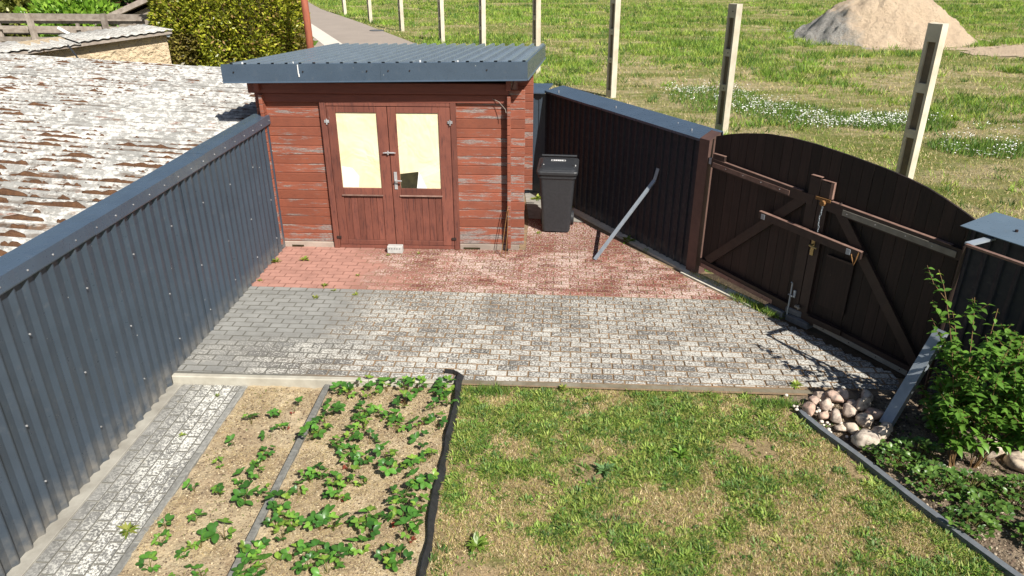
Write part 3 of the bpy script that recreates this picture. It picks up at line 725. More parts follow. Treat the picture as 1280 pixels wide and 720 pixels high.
# black film edging
fe = MB(); ys = np.linspace(1.2, 5.72, 60); pts = [(-.752 + .007 * math.sin(y * 7.3) + .004 * math.sin(y * 19), y) for y in ys] + [(-.74, 5.80), (-.80, 5.85), (-.88, 5.86)]
th_ = .012
for i, (px, py) in enumerate(pts):
    zt = .0 + .010 * math.sin(py * 5.1) + .008 * math.sin(py * 13); ln = .010 * math.sin(py * 4)
    if i > 57: zt = .03
    fe.v += [(px - .012, py, -.14), (px - .006 + ln, py, zt + .018), (px + .001 + ln, py, zt + .020), (px + .042 + ln * .5, py, zt - .028 + .008 * math.sin(py * 23))]
for i in range(len(pts) - 1):
    a = i * 4; b = a + 4
    for k_ in range(4): fe.f.append((a + k_, a + (k_ + 1) % 4, b + (k_ + 1) % 4, b + k_))
tag(fe.build('black_edging_film', M['film'], None, (-.75, 5, 0)), 'black plastic film edging between strawberry bed and lawn', 'edging')

# curved grey edging on the right
ce = MB(); ys = np.linspace(5.36, 2.4, 46)
for i, y_ in enumerate(ys):
    x_ = float(edge_x(y_)) ; dx = float(edge_x(y_ - .05) - edge_x(y_ + .05)); t = Vector((dx, -.1)).normalized(); nn = Vector((-t.y, t.x)) * .022
    ce.v += [(x_ - nn.x, y_ - nn.y, -.15), (x_ + nn.x, y_ + nn.y, -.15), (x_ + nn.x, y_ + nn.y, .028), (x_ - nn.x, y_ - nn.y, .024)]
for i in range(len(ys) - 1):
    a = i * 4; b = a + 4
    for k_ in range(4): ce.f.append((a + k_, b + k_, b + (k_ + 1) % 4, a + (k_ + 1) % 4))
ce.f.append((0, 1, 2, 3))
M['edge_grey'] = simple('grey_edging', (.20, .22, .24), (.13, .145, .16), 20, .7, 0, .4, .2, 60)
tag(ce.build('curved_edging', M['edge_grey'], None, (2.6, 4.6, 0)), 'narrow grey edging curving along the right side of the lawn', 'edging')
def rb_z(x, y): return -.03 + .07 * (N3.fbm(x * 3, y * 3, 5) - .3) + .02 * np.clip((x - edge_x(y)), 0, 1)
rb = sheet('shrub_bed_soil', 2.2, 5.2, 1.5, 5.72, 110, 150, rb_z, None, lambda x, y: (x > edge_x(y) - .02) & (fence_side(x, y) < .1))
def m_rb():
    t = NT('crumbly_bed_soil', .95, 0, .1)
    c = t.mix(t.ramp(t.noise(6, 6, .7), .38, .62), (.34, .265, .185), (.11, .082, .06))
    c = t.mix(t.ramp(t.noise(50, 6, .7), .58, .66), c, (.5, .4, .28)); t.col(c); t.bump(t.noise(50, 7, .7), 1, .03); return t.m
rb.data.materials.append(m_rb()); tag(rb, 'crumbly soil bed between the curved edging and the right fence', kind='structure')

# ------------------------------------------------------------------ left fence
def trap_sheet(mb, p0, ux, un, length, z0, z1, pitch=.137, d=.02, flip=False):
    """trapezoidal sheet along ux, ribs stick out along un"""
    prof = [(0, 0), (.25, 1), (.34, 1), (.385, 0)]
    n = int(round(length / pitch)); xs = []
    for i in range(n):
        for a, b in prof: xs.append(((i + a) * pitch, b * d))
    xs.append((n * pitch, 0))
    base = len(mb.v)
    for s_, b in xs:
        q = Vector(p0) + Vector(ux) * s_ + Vector(un) * b
        mb.v += [(q.x, q.y, z0), (q.x, q.y, z1)]
    for i in range(len(xs) - 1):
        a = base + 2 * i; mb.f.append((a, a + 2, a + 3, a + 1))
    return n * pitch
lf = thing('left_fence', 'long blue grey ribbed metal fence along the path on the left', 'fence', (-3.46, 5, 0))
y = 1.1; y0s = []
while y < 8.95:
    mb = MB(); L_ = min(1.096, 9.02 - y); L_ = round(L_ / .137) * .137
    if L_ < .1: break
    q = rnd.uniform(-.0015, .0015); trap_sheet(mb, (-3.47 + q, y, 0), (0, 1, 0), (1, 0, 0), L_, -.075 if y < 5.5 else .0 - .006, 1.66, .137, .026)
    mb.build('ribbed_sheet', M['anthracite'], lf); y0s.append(y); y += L_
for i in range(4):
    a = 1.1 + i * 2.0; b = a + 1.996
    if i == 3: b = 9.03
    mb = MB(); dz = .004 * (i % 2)
    # vertical face + top + back lip
    P = [(-3.432, 1.645 + dz), (-3.428, 1.655 + dz), (-3.430, 1.757 + dz), (-3.52, 1.765 + dz), (-3.64, 1.763 + dz), (-3.645, 1.70 + dz), (-3.639, 1.70), (-3.634, 1.752), (-3.438, 1.75), (-3.438, 1.645)]
    for yy in (a, b): mb.v += [(px, yy, pz) for px, pz in P]
    m_ = len(P)
    for k_ in range(m_): mb.f.append((k_, m_ + k_, m_ + (k_ + 1) % m_, (k_ + 1) % m_))
    mb.f += [tuple(range(m_))[::-1], tuple(range(m_, 2 * m_))]
    mb.build('cap_flashing', M['cap_steel'], lf)
sm = MB().tube([(-.004, 0, 0), (.006, 0, 0)], .007, 6).mesh('screw', M['screw'])
for i in range(58):
    yy = 1.2 + i * .137 + .087; 
    if i % 2 == 0: link('screw', sm, lf, (-3.43, yy, 1.70))
    for zz in (1.30, .75, .25):
        if (i * 7 + int(zz * 10)) % 5 == 0: link('screw', sm, lf, (-3.4425, yy, zz + rnd.uniform(-.02, .02)))
mb = MB(); mb.box(-3.6, -3.56, 1.2, 1.24, -.2, 1.7); 
for yy in (3.2, 5.2, 7.2, 8.9): mb.box(-3.56, -3.50, yy, yy + .06, -.2, 1.69)
mb.build('post', M['anthracite'], lf)

# ------------------------------------------------------------------ neighbour's roof
nr = thing('neighbour_outbuilding', 'low outbuilding with weathered corrugated fibre cement roof covered in lichen and moss', 'outbuilding', (-8, 6, 0))
mb = MB(); mb.box(-14, -3.95, .2, 12.75, -.1, 1.45); mb.build('wall', M['plaster'], nr)
def roofz(x): return 1.60 + .055 * (-x - 3.68)
PW = .177; SW = PW * 5; SLn = 1.15
def corr_mesh():
    seg = 8; nn = int(5.25 * seg); V = []; F = []
    for i in range(nn + 1):
        y_ = i * PW / seg; z_ = .032 * math.cos(2 * math.pi * i / seg)
        for (x_, e) in ((0, 0), (-(SLn + .12) / 2, .0), (-(SLn + .12), 0)): V.append((x_, y_, z_ + e))
        V.append((0, y_, z_ - .007))
    for i in range(nn):
        a = i * 4; b = a + 4; F += [(a, b, b + 1, a + 1), (a + 1, b + 1, b + 2, a + 2), (a + 3, b + 3, b, a)]
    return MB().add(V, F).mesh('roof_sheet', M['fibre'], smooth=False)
cm = corr_mesh()
for p_ in cm.polygons: p_.use_smooth = p_.normal.z > .3
sl_ = math.atan(.055)
for j in range(0, 14):
    y_ = 12.95 - SW * (j + 1)
    if y_ < .1: break
    for i in range(9):
        x_ = -3.66 - i * SLn
        z_ = roofz(x_) + .009 + (.003 if j % 2 else 0)
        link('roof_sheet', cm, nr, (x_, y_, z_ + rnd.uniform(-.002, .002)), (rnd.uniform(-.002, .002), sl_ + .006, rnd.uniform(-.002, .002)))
# moss clumps lying in the waves
parts = []; nm = 0
ring = 12
for t_ in range(5200):
    x_ = rnd.uniform(-10.5, -3.9); row = rnd.randrange(0, 62); y_ = 12.95 - row * PW - PW * .30
    if y_ < 3: continue
    if y_ > 9 and x_ > -6 and rnd.random() < .7: continue
    dn_ = float(N1.fbm(x_ * .7, y_ * .7)); w_ = 1.25 if y_ < 8.5 else .75
    if dn_ < (.30 if y_ < 8.5 else .42): continue
    if rnd.random() < (.40 if y_ < 7 else .45): continue
    big = rnd.random() < (.30 if y_ < 8 else .08)
    L_ = rnd.uniform(.18, .46) if big else rnd.uniform(.04, .17); wd = rnd.uniform(.022, .036) * (1.15 if big else .7); h = rnd.uniform(.018, .04) * (1.1 if big else .55)
    V = []; F = []; nr_ = 4; p1 = rnd.uniform(0, 6); p2 = rnd.uniform(0, 6)
    for a in range(nr_ + 1):
        ph = a / nr_ * math.pi / 2
        for b in range(ring):
            th = 2 * math.pi * b / ring; rr = math.cos(ph); cx_ = rr * math.cos(th); nz = 1 + .22 * math.sin(cx_ * 4 + p1) + .12 * math.sin(cx_ * 9 + p2)
            V.append((x_ + L_ / 2 * cx_, y_ + wd * rr * math.sin(th) * nz, roofz(x_) - .014 + (h * .85 + .024) * math.sin(ph) ** .55 * nz))
    for a in range(nr_):
        for b in range(ring):
            F.append((a * ring + b, a * ring + (b + 1) % ring, (a + 1) * ring + (b + 1) % ring, (a + 1) * ring + b))
    V = np.array(V); parts.append((V, np.array(F), np.zeros((len(V), 3)))); nm += 1
V, F, c = merge(parts); mo = link('moss', npmesh('moss', V, F, M['moss'], smooth=True), nr, (0, 0, 0)); mo['kind'] = 'stuff'
mo.location = -Vector(nr.location)

# second outbuilding
A_ = Vector((-8.12, 16.0, 0)); B_ = Vector((-10.4, 14.05, 0)); dv = (B_ - A_).normalized(); B2 = A_ + dv * 7
so2 = thing('beige_outbuilding', 'beige roughcast outbuilding with mossy sheet roof beyond the corrugated roof', 'outbuilding', tuple(A_))
nb = Vector((dv.y, -dv.x, 0));
if nb.y < 0: nb = -nb
wb = MB(); w0 = A_ + Vector((.03, 0, 0))
P = [w0, A_ + dv * 7, A_ + dv * 7 + nb * 2.0, w0 + nb * 2.0]
if (P[1] - P[0]).cross(P[2] - P[1]).z < 0: P = P[::-1]
wb.hexa([(p.x, p.y, -.1) for p in P] + [(p.x, p.y, 2.0 - .07 * (p - A_).dot(dv)) for p in P])
wb.build('wall', M['plaster'], so2)
fsg = 56
def roof2(i0, i1):
    mb = MB(); m_ = 24
    for i in range(m_ + 1):
        s_ = i0 + (i1 - i0) * i / m_
        f_ = A_ - nb * .24 + dv * s_; b_ = A_ + nb * 2.3 + dv * s_
        zz = 2.09 - .075 * s_ + .010 * math.cos(s_ * 2 * math.pi / .177)
        mb.v += [(f_.x, f_.y, zz), (b_.x, b_.y, zz - .08), (f_.x, f_.y, zz - .012)]
    for i in range(m_):
        a = i * 3; b = a + 3; mb.f += [(a, a + 1, b + 1, b), (a, b, b + 2, a + 2)]
    return mb
s_ = -.12; k_ = 0
while s_ < 7:
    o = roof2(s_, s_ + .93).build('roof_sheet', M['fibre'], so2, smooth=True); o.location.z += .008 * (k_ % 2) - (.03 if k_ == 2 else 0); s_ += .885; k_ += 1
fb = MB()
for (a, b, z0_, z1_) in ((-.1, 2.3, 1.96, 2.03), (2.32, 7, 1.80, 1.86)):
    p = A_ - nb * .20 + dv * a; q = A_ - nb * .20 + dv * b
    zz = lambda s_: 2.055 - .075 * s_
    fb.hexa([(q.x, q.y, zz(b) - .06), (p.x, p.y, zz(a) - .06), (p.x + nb.x * .03, p.y + nb.y * .03, zz(a) - .06), (q.x + nb.x * .03, q.y + nb.y * .03, zz(b) - .06),
             (q.x, q.y, zz(b)), (p.x, p.y, zz(a)), (p.x + nb.x * .03, p.y + nb.y * .03, zz(a)), (q.x + nb.x * .03, q.y + nb.y * .03, zz(b))])
fb.build('fascia', M['weather'], so2)
MB().tube([A_ + Vector((.12, -.1, 1.98)), A_ + Vector((.12, .0, 1.98)) + nb * 2.2], .045, 10).build('gutter', M['galv'], so2)
cb = MB(); p = A_ - nb * .36 + dv * 1.9; cb.tube([p + Vector((0, 0, 1.93)), p + Vector((.10, -.08, 1.85)), p + Vector((.50, -.25, 1.35)), p + Vector((.6, -.3, 1.2))], .018, 6)
cb.build('roof_cable', M['black_plastic'], so2)
# weathered timber frame behind
tf = thing('timber_railing', 'weathered grey timber railing behind the beige outbuilding', 'timber frame', (-13, 20.3, 0))
def beam(mb, a, b, w, h):
    a = Vector(a); b = Vector(b); d = (b - a).normalized(); s = d.cross(Vector((0, 0, 1)))
    if s.length < .01: s = Vector((1, 0, 0))
    s.normalize(); u = s.cross(d); s = s * w / 2; u = u * h / 2
    mb.hexa([a - s - u, a + s - u, b + s - u, b - s - u, a - s + u, a + s + u, b + s + u, b - s + u]); return mb
for z_, h_, in ((2.0, .13), (1.70, .09), (1.40, .12), (1.1, .1)):
    beam(MB(), (-16.5, 20.3 + rnd.uniform(-.02, .02), z_), (-10.6, 20.3, z_ - .03), .06, h_).build('rail', M['weather'], tf)
for k_, z_ in enumerate((.98, 1.12, 1.27, 1.55, 1.84)):
    beam(MB(), (-16.5, 20.52, z_ + .02 * (k_ % 2)), (-10.9, 20.5, z_), .03, .125).build('board', M['weather'], tf)
for x_ in (-16, -13.8, -11.75):
    beam(MB(), (x_, 20.2, -.1), (x_ - .1, 20.2, 2.06), .12, .12).build('post', M['weather'], tf)
for x_ in (-14.9, -12.7, -11.1): beam(MB(), (x_, 20.36, -.1), (x_, 20.36, 1.8), .07, .07).build('slat', M['weather'], tf)
beam(MB(), (-13.2, 20.25, 1.7), (-12.6, 20.25, 1.35), .05, .06).build('brace', M['white_paper'], tf)
gs = thing('timber_hut', 'small weathered timber hut gable showing left of the hedge', 'hut', (-12.3, 24.5, 0))
MB().add([(-14.3, 24.5, -.1), (-11, 24.5, -.1), (-11, 24.5, 1.9), (-12, 24.5, 2.25), (-14.3, 24.5, 1.35), (-14.3, 27, -.1), (-11, 27, -.1), (-11, 27, 1.9), (-12, 27, 2.25), (-14.3, 27, 1.35)],
         [(0, 1, 2, 3, 4), (9, 8, 7, 6, 5), (4, 3, 8, 9), (3, 2, 7, 8), (1, 6, 7, 2), (0, 4, 9, 5)]).build('wall', M['weather'], gs)
beam(MB(), (-14.6, 24.35, 1.42), (-12, 24.35, 2.42), .25, .12).build('verge_board', M['weather'], gs)
beam(MB(), (-12, 24.35, 2.42), (-10.6, 24.35, 2.0), .25, .12).build('verge_board', M['weather'], gs)
beam(MB(), (-14.6, 25.8, 1.50), (-12, 25.8, 2.50), 3.0, .06).build('roof_board', M['weather'], gs)
beam(MB(), (-12, 25.8, 2.50), (-10.6, 25.8, 2.08), 3.0, .06).build('roof_board', M['weather'], gs)

# ------------------------------------------------------------------ foliage masses
def sprays(n, pos_nrm, L0, L1, cols, w=None, wid=.35, outward=.8, jit=.25):
    P, Nn = pos_nrm(n); n = len(P)
    d = Nn * outward + rng.normal(size=(n, 3)) * .6 + [0, 0, .35]; d /= np.linalg.norm(d, axis=1)[:, None]
    s = np.cross(d, rng.normal(size=(n, 3))); s /= np.linalg.norm(s, axis=1)[:, None]
    L = rng.uniform(L0, L1, n)[:, None]; C = pal(n, cols, w, jit)
    V = np.stack([P, P + d * L * .5 - s * L * wid / 2, P + d * L, P + d * L * .5 + s * L * wid / 2], 1).reshape(-1, 3)
    return V, np.arange(4 * n).reshape(-1, 4), np.repeat(C, 4, 0)
def ellipsoid(c, r, depth=.25, rough=.12, zmin=-9, power=2, seed=0, gap=0):
    c = np.array(c); r = np.array(r)
    def f(n):
        u = rng.normal(size=(n, 3)); u /= (np.abs(u) ** power).sum(1)[:, None] ** (1 / power)
        q = 1 + rough * 2 * (N3.fbm(u[:, 0] * 3 + 7 + seed, u[:, 2] * 3 + u[:, 1] * 2, 4) - .5) * 2
        k = 1 - depth * rng.random(n) ** 1.5
        P = c + u * r * (q * k)[:, None]; ok = P[:, 2] > zmin
        if gap: ok &= (N2.fbm(u[:, 0] * 5 + seed, u[:, 2] * 5 + u[:, 1] * 3, 3) > gap) | (rng.random(n) < .25)
        nn = u / r; nn /= np.linalg.norm(nn, axis=1)[:, None]; return P[ok], nn[ok]
    return f
def core(c, r, mat, zmin, power=2, sub=20):
    mb = MB(); nu, nv = 28, 14
    for j in range(nv + 1):
        for i in range(nu):
            th = 2 * math.pi * i / nu; ph = math.pi * (j / nv - .5); u = Vector((math.cos(th) * math.cos(ph), math.sin(th) * math.cos(ph), math.sin(ph)))
            l = (abs(u.x) ** power + abs(u.y) ** power + abs(u.z) ** power) ** (1 / power); u /= l
            q = 1 + .24 * 2 * (float(N3.fbm(u.x * 3 + 7, u.z * 3 + u.y * 2, 4)) - .5)
            mb.v.append((c[0] + u.x * r[0] * q, c[1] + u.y * r[1] * q, max(zmin, c[2] + u.z * r[2] * q)))
    for j in range(nv):
        for i in range(nu):
            a = j * nu + i; b = j * nu + (i + 1) % nu; mb.f.append((a, b, b + nu, a + nu))
    return mb
M['core'] = simple('twiggy_interior', (.05, .05, .018), (.07, .05, .025), 9, .95, 0, .1, 1, 20, 0, .05)
# thuja
th = thing('thuja_shrub', 'large dense yellow green conifer shrub behind the shed roof', 'shrub', (-8.3, 20.4, 0))
core((-8.5, 20.4, 2.1), (1.58, 1.5, 2.5), M['core'], -.05, 2.8).build('branches', M['core'], th, smooth=True)
V, F, c = sprays(110000, ellipsoid((-8.5, 20.4, 2.1), (1.78, 1.7, 2.7), .12, .12, 0, 2.8),   .05, .15, [(.44, .46, .04), (.28, .32, .035), (.13, .16, .02), (.58, .54, .07), (.42, .28, .11)], [.3, .3, .2, .12, .08], .38)
lowbrown = (V[:, 2] < 1.7) & (np.repeat(N2.fbm(V[::4, 0] * 1.2, V[::4, 2] * 1.5), 4) > .56); c[lowbrown] = c[lowbrown] * .4 + np.array([.20, .13, .06]) * .6
o = link('foliage', npmesh('foliage', V - np.array(th.location), F, M['leaf'], c), th)
# far trees
def tree(name, label, c, r, n, cols, L=(.18, .45), cat='tree', grp='trees and bushes behind the outbuildings'):
    t = thing(name, label, cat, (c[0], c[1], 0), grp)
    mb = MB().tube([(c[0], c[1], -.2), (c[0] + .1, c[1], c[2] * .5), (c[0] - .05, c[1] + .1, c[2])], .16, 8, .06)
    for k_ in range(6):
        a = k_ * 1.05; mb.tube([(c[0], c[1], c[2] * .4), (c[0] + math.cos(a) * r[0] * .6, c[1] + math.sin(a) * r[1] * .6, c[2] + r[2] * .3)], .07, 5, .02)
    mb.build('trunk', M['bark'], t)
    V, F, cc = sprays(n, ellipsoid(c, r, .75, .3, .0, 2, c[0], .36), L[0], L[1], cols, None, .5)
    link('crown', npmesh('crown', V - np.array(t.location), F, M['leaf'], cc), t); return t
DG = [(.075, .14, .025), (.045, .09, .018), (.12, .19, .03)]; BG = [(.17, .32, .03), (.12, .24, .025), (.24, .38, .05)]; OL = [(.18, .20, .045), (.11, .13, .03), (.24, .24, .06)]
tree('leafy_tree', 'dull olive green tree at the top left corner of the picture', (-20, 27, 1.9), (2.6, 1.6, 2.4), 9000, OL)
tree('leafy_tree', 'dark green tree between the olive tree and bright bush', (-17.2, 28.5, 2.0), (2.0, 1.6, 2.4), 8000, DG)
tree('bright_bush', 'bright green bush behind the timber rail frame', (-15.4, 24.8, 1.3), (1.4, .9, 1.0), 6000, BG, (.12, .28), 'bush')
tree('leafy_tree', 'dark bush with dull pink blossom left of the timber hut', (-14.6, 28.3, 1.8), (2.1, 1.5, 2.2), 9000, DG + [(.07, .12, .03), (.07, .12, .03), (.32, .15, .16)])
tree('leafy_tree', 'dark green tree behind the timber hut and hedge', (-11.8, 29.5, 2.0), (2.4, 1.6, 2.6), 9000, DG + OL)
tree('leafy_tree', 'mixed green tree farther back on the left', (-22.5, 33, 2.2), (3.2, 2, 3.2), 8000, DG + OL)
tree('leafy_tree', 'shaded tree farther back in the middle of the tree group', (-17.5, 33.5, 2.2), (3.4, 2, 3.2), 8000, DG)
# dark grassy mass behind the trees
bkt = sheet('rear_garden', -34, -9.7, 22, 40, 20, 20, lambda x, y: .0 * x + .0, M['field'], lambda x, y: x < np.interp(y, [20, 28, 38, 48], [-9.5, -12.5, -16.5, -21.5]) - .3)
tag(bkt, 'shaded garden ground behind the outbuildings', kind='structure')
# red pole
rp = thing('red_pole', 'rust red wooden pole standing between hedge and road', 'pole', (-5.75, 18.4, 0))
MB().tube([(-5.75, 18.4, -.1), (-5.76, 18.4, 1.8), (-5.80, 18.4, 3.9)], .095, 12, .08).build('shaft', simple('red_pole_paint', (.36, .11, .06), (.22, .07, .045), 7, .7, 0, .3, .4, 30, 0, .01, (3, 3, .6)), rp, smooth=True)

# ------------------------------------------------------------------ shed
shd = thing('garden_shed', 'red painted log garden shed with peeling paint and blue grey metal roof', 'garden shed', (-1.9, 9.2, 0))
pit = .1185; Y0 = 9.0; Y1 = 9.045
def log(x0, x1, y0, y1, z0, z1, b=.006): return MB().cbox(x0, x1, y0, y1, z0, z1, b)
PM = M['paint']
nlog = 17
for i in range(nlog):
    z0 = .075 + i * pit; z1 = z0 + pit - .003
    if z1 > 2.1: z1 = 2.1
    j = lambda: rnd.uniform(-.002, .002)
    if i < 16:
        log(-3.585 + rnd.uniform(-.006, .006), -2.742, Y0 + j(), Y1, z0, z1).build('log', PM, shd)
        log(-1.125, -.235 + rnd.uniform(-.005, .005), Y0 + j(), Y1, z0, z1).build('log', PM, shd)
    else:
        log(-3.585, -.235, Y0 + j(), Y1, z0, z1).build('log', PM, shd)
    log(-3.585, -.17, 11.40, 11.445, z0, z1).build('log', PM, shd)
    zz0 = z0 - pit / 2 + .001; zz1 = z1 - pit / 2
    if i == 0: zz0 = z0 - .02
    log(-.452, -.408, 8.885 + rnd.uniform(-.004, .004), 11.56, zz0, zz1).build('log', PM, shd)
    log(-3.50, -3.456, 8.885 + rnd.uniform(-.004, .004), 11.56, zz0, zz1).build('log', PM, shd)
    # end grain blocks between, seen from the right (front wall log ends)
# header beams under the eave
log(-3.62, -.43, 8.90, 8.985, 2.045, 2.175).build('header_beam', M['paint_clean'], shd)
log(-3.56, -.445, 8.955, 8.997, 1.93, 2.035).build('header_beam', M['paint_clean'], shd)
log(-.46, -.40, 8.82, 11.7, 2.11, 2.24).build('wall_plate', M['paint_clean'], shd)
log(-3.51, -3.45, 8.82, 11.7, 2.08, 2.20).build('wall_plate', M['paint_clean'], shd)
# gable right/left fill
MB().box(-3.45, -.46, 9.06, 11.39, 2.05, 2.14).build('ceiling_board', M['dkwood'], shd)
# plinth
MB().cbox(-3.52, -2.76, 8.985, 9.05, -.02, .072).build('plinth', M['plinth'], shd)
MB().cbox(-1.09, -.30, 8.985, 9.05, -.02, .072).build('plinth', M['plinth'], shd)
MB().box(-3.36, -3.2, 8.98, 9.0, .0, .028).build('vent_slot', M['dark_glass'], shd); MB().box(-1.04, -.82, 8.98, 9.0, .0, .028).build('vent_slot', M['dark_glass'], shd)
MB().cbox(-3.5, -.3, 9.05, 11.4, -.05, .06).build('floor_slab', M['pale_concrete'], shd)
# door frame
fr = MB(); fr.cbox(-2.775, -2.70, 8.955, 9.02, .0, 1.93, .005).build('door_post', M['door'], shd)
MB().cbox(-1.155, -1.085, 8.955, 9.02, .0, 1.93, .005).build('door_post', M['door'], shd)
MB().cbox(-2.698, -1.157, 8.96, 9.02, 1.885, 1.945, .005).build('door_lintel', M['door'], shd)
MB().cbox(-2.698, -1.157, 8.97, 9.03, .0, .05, .004).build('threshold', M['door'], shd)
MB().cbox(-2.07, -1.80, 8.93, 8.953, 1.90, 1.925, .003)
def door(x0, x1, wx0, wx1, handed):
    d = MB(); yf, yb = 8.962, 9.0
    lm = M['door']
    st = MB().cbox(x0, wx0, yf, yb, .055, 1.878, .004); ob = st.build('door', lm, shd)
    ob['label'] = 'left door leaf with whole cream covered window' if handed < 0 else 'right door leaf whose window cover is torn at the corner'
    MB().cbox(wx1, x1, yf, yb, .055, 1.878, .004).build('stile', lm, ob)
    MB().cbox(wx0 + .001, wx1 - .001, yf + .002, yb, 1.805, 1.878, .004).build('top_rail', lm, ob)
    MB().cbox(wx0 + .001, wx1 - .001, yf + .002, yb, .745, .838, .004).build('middle_rail', lm, ob)
    MB().cbox(wx0 - .015, wx1 + .015, yf - .02, yf, .735, .752, .003).build('drip_strip', M['edge_wood'], ob)
    MB().cbox(wx0 + .001, wx1 - .001, yf + .002, yb, .055, .12, .004).build('bottom_rail', lm, ob)
    n = 6; w = (wx1 - wx0) / n
    for i in range(n): MB().cbox(wx0 + i * w + .0015, wx0 + (i + 1) * w - .0015, yf + .012 + rnd.uniform(-.002, .002), yb - .002, .121, .744, .003).build('board', lm, ob)
    MB().box(wx0 + .001, wx1 - .001, yf + .018, yf + .022, .839, 1.804).build('window_pane', M['paper'], ob)
    return ob
dl = door(-2.695, -1.945, -2.585, -2.075, -1)
dr_ = door(-1.937, -1.16, -1.83, -1.305, 1)
MB().add([(-2.575, 8.9795, .845), (-2.38, 8.9795, .845), (-2.36, 8.9795, .99), (-2.44, 8.9795, 1.1), (-2.575, 8.9795, 1.12)], [(0, 1, 2, 3, 4)]).box(-2.5749, -2.40, 8.979, 8.980, .846, 1.0).build('paper_patch', M['white_paper'], dl)
MB().hexa([(-1.825, 8.976, .842), (-1.62, 8.976, .842), (-1.62, 8.979, .842), (-1.825, 8.979, .842), (-1.825, 8.976, 1.03), (-1.59, 8.976, 1.06), (-1.59, 8.979, 1.06), (-1.825, 8.979, 1.03)]).build('torn_gap', M['dark_glass'], dr_)
MB().add([(-1.62, 8.974, .842), (-1.49, 8.972, .842), (-1.585, 8.970, 1.065)], [(0, 1, 2)]).build('paper_fold', M['white_paper'], dr_)
for o_, xx in ((dl, -2.70), (dr_, -1.16)):
    MB().cbox(xx - .03, xx + .03, 8.945, 8.956, 1.68, 1.715, .002).tube([(xx, 8.945, 1.66), (xx, 8.945, 1.73)], .008, 8).build('hinge', M['screw'], o_)
    MB().cbox(xx - .03, xx + .03, 8.945, 8.956, .14, .175, .002).build('hinge', M['stain'], o_)
MB().cbox(-2.0, -1.88, 8.94, 8.956, 1.300, 1.318, .002).tube([(-2.02, 8.935, 1.31), (-1.86, 8.935, 1.31)], .007, 8).cbox(-1.965, -1.95, 8.93, 8.95, 1.285, 1.335, .002).build('bolt', M['screw'], dr_)
MB().cbox(-1.905, -1.865, 8.952, 8.958, .83, 1.06, .002).tube([(-1.885, 8.955, .955), (-1.885, 8.915, .955), (-1.80, 8.905, .955)], .010, 8).build('door_handle', M['screw'], dr_)
# roof
FL = Vector((-3.83, 8.73, 2.385)); FR = Vector((-.205, 8.73, 2.44)); BLc = Vector((-3.47, 12.2, 2.225)); BR = Vector((0.0, 12.2, 2.235))
def rp_(u, v): return (FL * (1 - u) + FR * u) * (1 - v) + (BLc * (1 - u) + BR * u) * v
ns = 22; nsheet = 4
prof = [(0, 0), (.12, .012), (.13, .030), (.30, .030), (.42, 0), (.70, 0), (.999, 0)]
prof = [(0, 0), (.60, 0), (.65, .044), (.86, .044), (.91, 0)]
for s_ in range(nsheet):
    mb = MB(); cols_ = []
    i0 = int(round(s_ * ns / nsheet)); i1 = int(round((s_ + 1) * ns / nsheet))
    for i in range(i0, i1):
        for a, h in prof: cols_.append(((i + a) / ns, h))
    cols_.append((i1 / ns, 0))
    for u, h in cols_:
        for v in (0.003, .5, 1.0):
            q = rp_(u, v); mb.v.append((q.x, q.y, q.z + h - .012 + (.001 * (s_ % 2))))
    for i in range(len(cols_) - 1):
        a = i * 3; b = a + 3; mb.f += [(a, b, b + 1, a + 1), (a + 1, b + 1, b + 2, a + 2)]
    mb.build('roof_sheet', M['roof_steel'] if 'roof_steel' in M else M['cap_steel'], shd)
def fascia(a, b, out, h=.185, top=.016):
    a = Vector(a); b = Vector(b); out = Vector(out); mb = MB(); t = .004
    up = Vector((0, 0, 1))
    P = lambda p, o, z: p + out * o + up * z
    mb.hexa([P(a, 0, -h), P(b, 0, -h), P(b, -t, -h), P(a, -t, -h), P(a, 0, top), P(b, 0, top), P(b, -t, top), P(a, -t, top)])
    mb.hexa([P(a, -t - .0005, top - .004), P(b, -t - .0005, top - .004), P(b, -.045, top - .004), P(a, -.045, top - .004), P(a, -t - .0005, top), P(b, -t - .0005, top), P(b, -.045, top), P(a, -.045, top)])
    mb.hexa([P(a, .012, -h - .012), P(b, .012, -h - .012), P(b, -t, -h - .002), P(a, -t, -h - .002), P(a, .012, -h - .006), P(b, .012, -h - .006), P(b, 0, -h + .004), P(a, 0, -h + .004)])
    return mb
m1 = FL.lerp(FR, .53)
fascia(FL + Vector((0, -.002, 0)), m1, (0, -1, 0)).build('fascia', M['cap_steel'], shd)
fascia(m1 + Vector((-.02, -.003, 0)), FR + Vector((0.002, -.003, 0)), (0, -1, 0)).build('fascia', M['cap_steel'], shd)
fascia(FR + Vector((.004, 0, 0)), BR + Vector((.004, 0, 0)), (1, 0, 0)).build('fascia', M['cap_steel'], shd)
fascia(BLc + Vector((-.004, 0, 0)), FL + Vector((-.004, 0, 0)), (-1, 0, 0), .17, .01).build('fascia', M['cap_steel'], shd)
for u in (.04, .27, .48, .55, .62, .87):
    q = FL.lerp(FR, u); MB().tube([(q.x, q.y - .004, q.z - .07), (q.x, q.y - .012, q.z - .07)], .009, 6).build('screw', M['dkwood'], shd)
for u in (.05, .22, .35, .58, .64, .77, .90): 
    q = rp_(u, .02 + .06 * rnd.random()); MB().tube([(q.x, q.y, q.z), (q.x, q.y, q.z + .03)], .012, 6).build('screw', M['white_print'], shd)
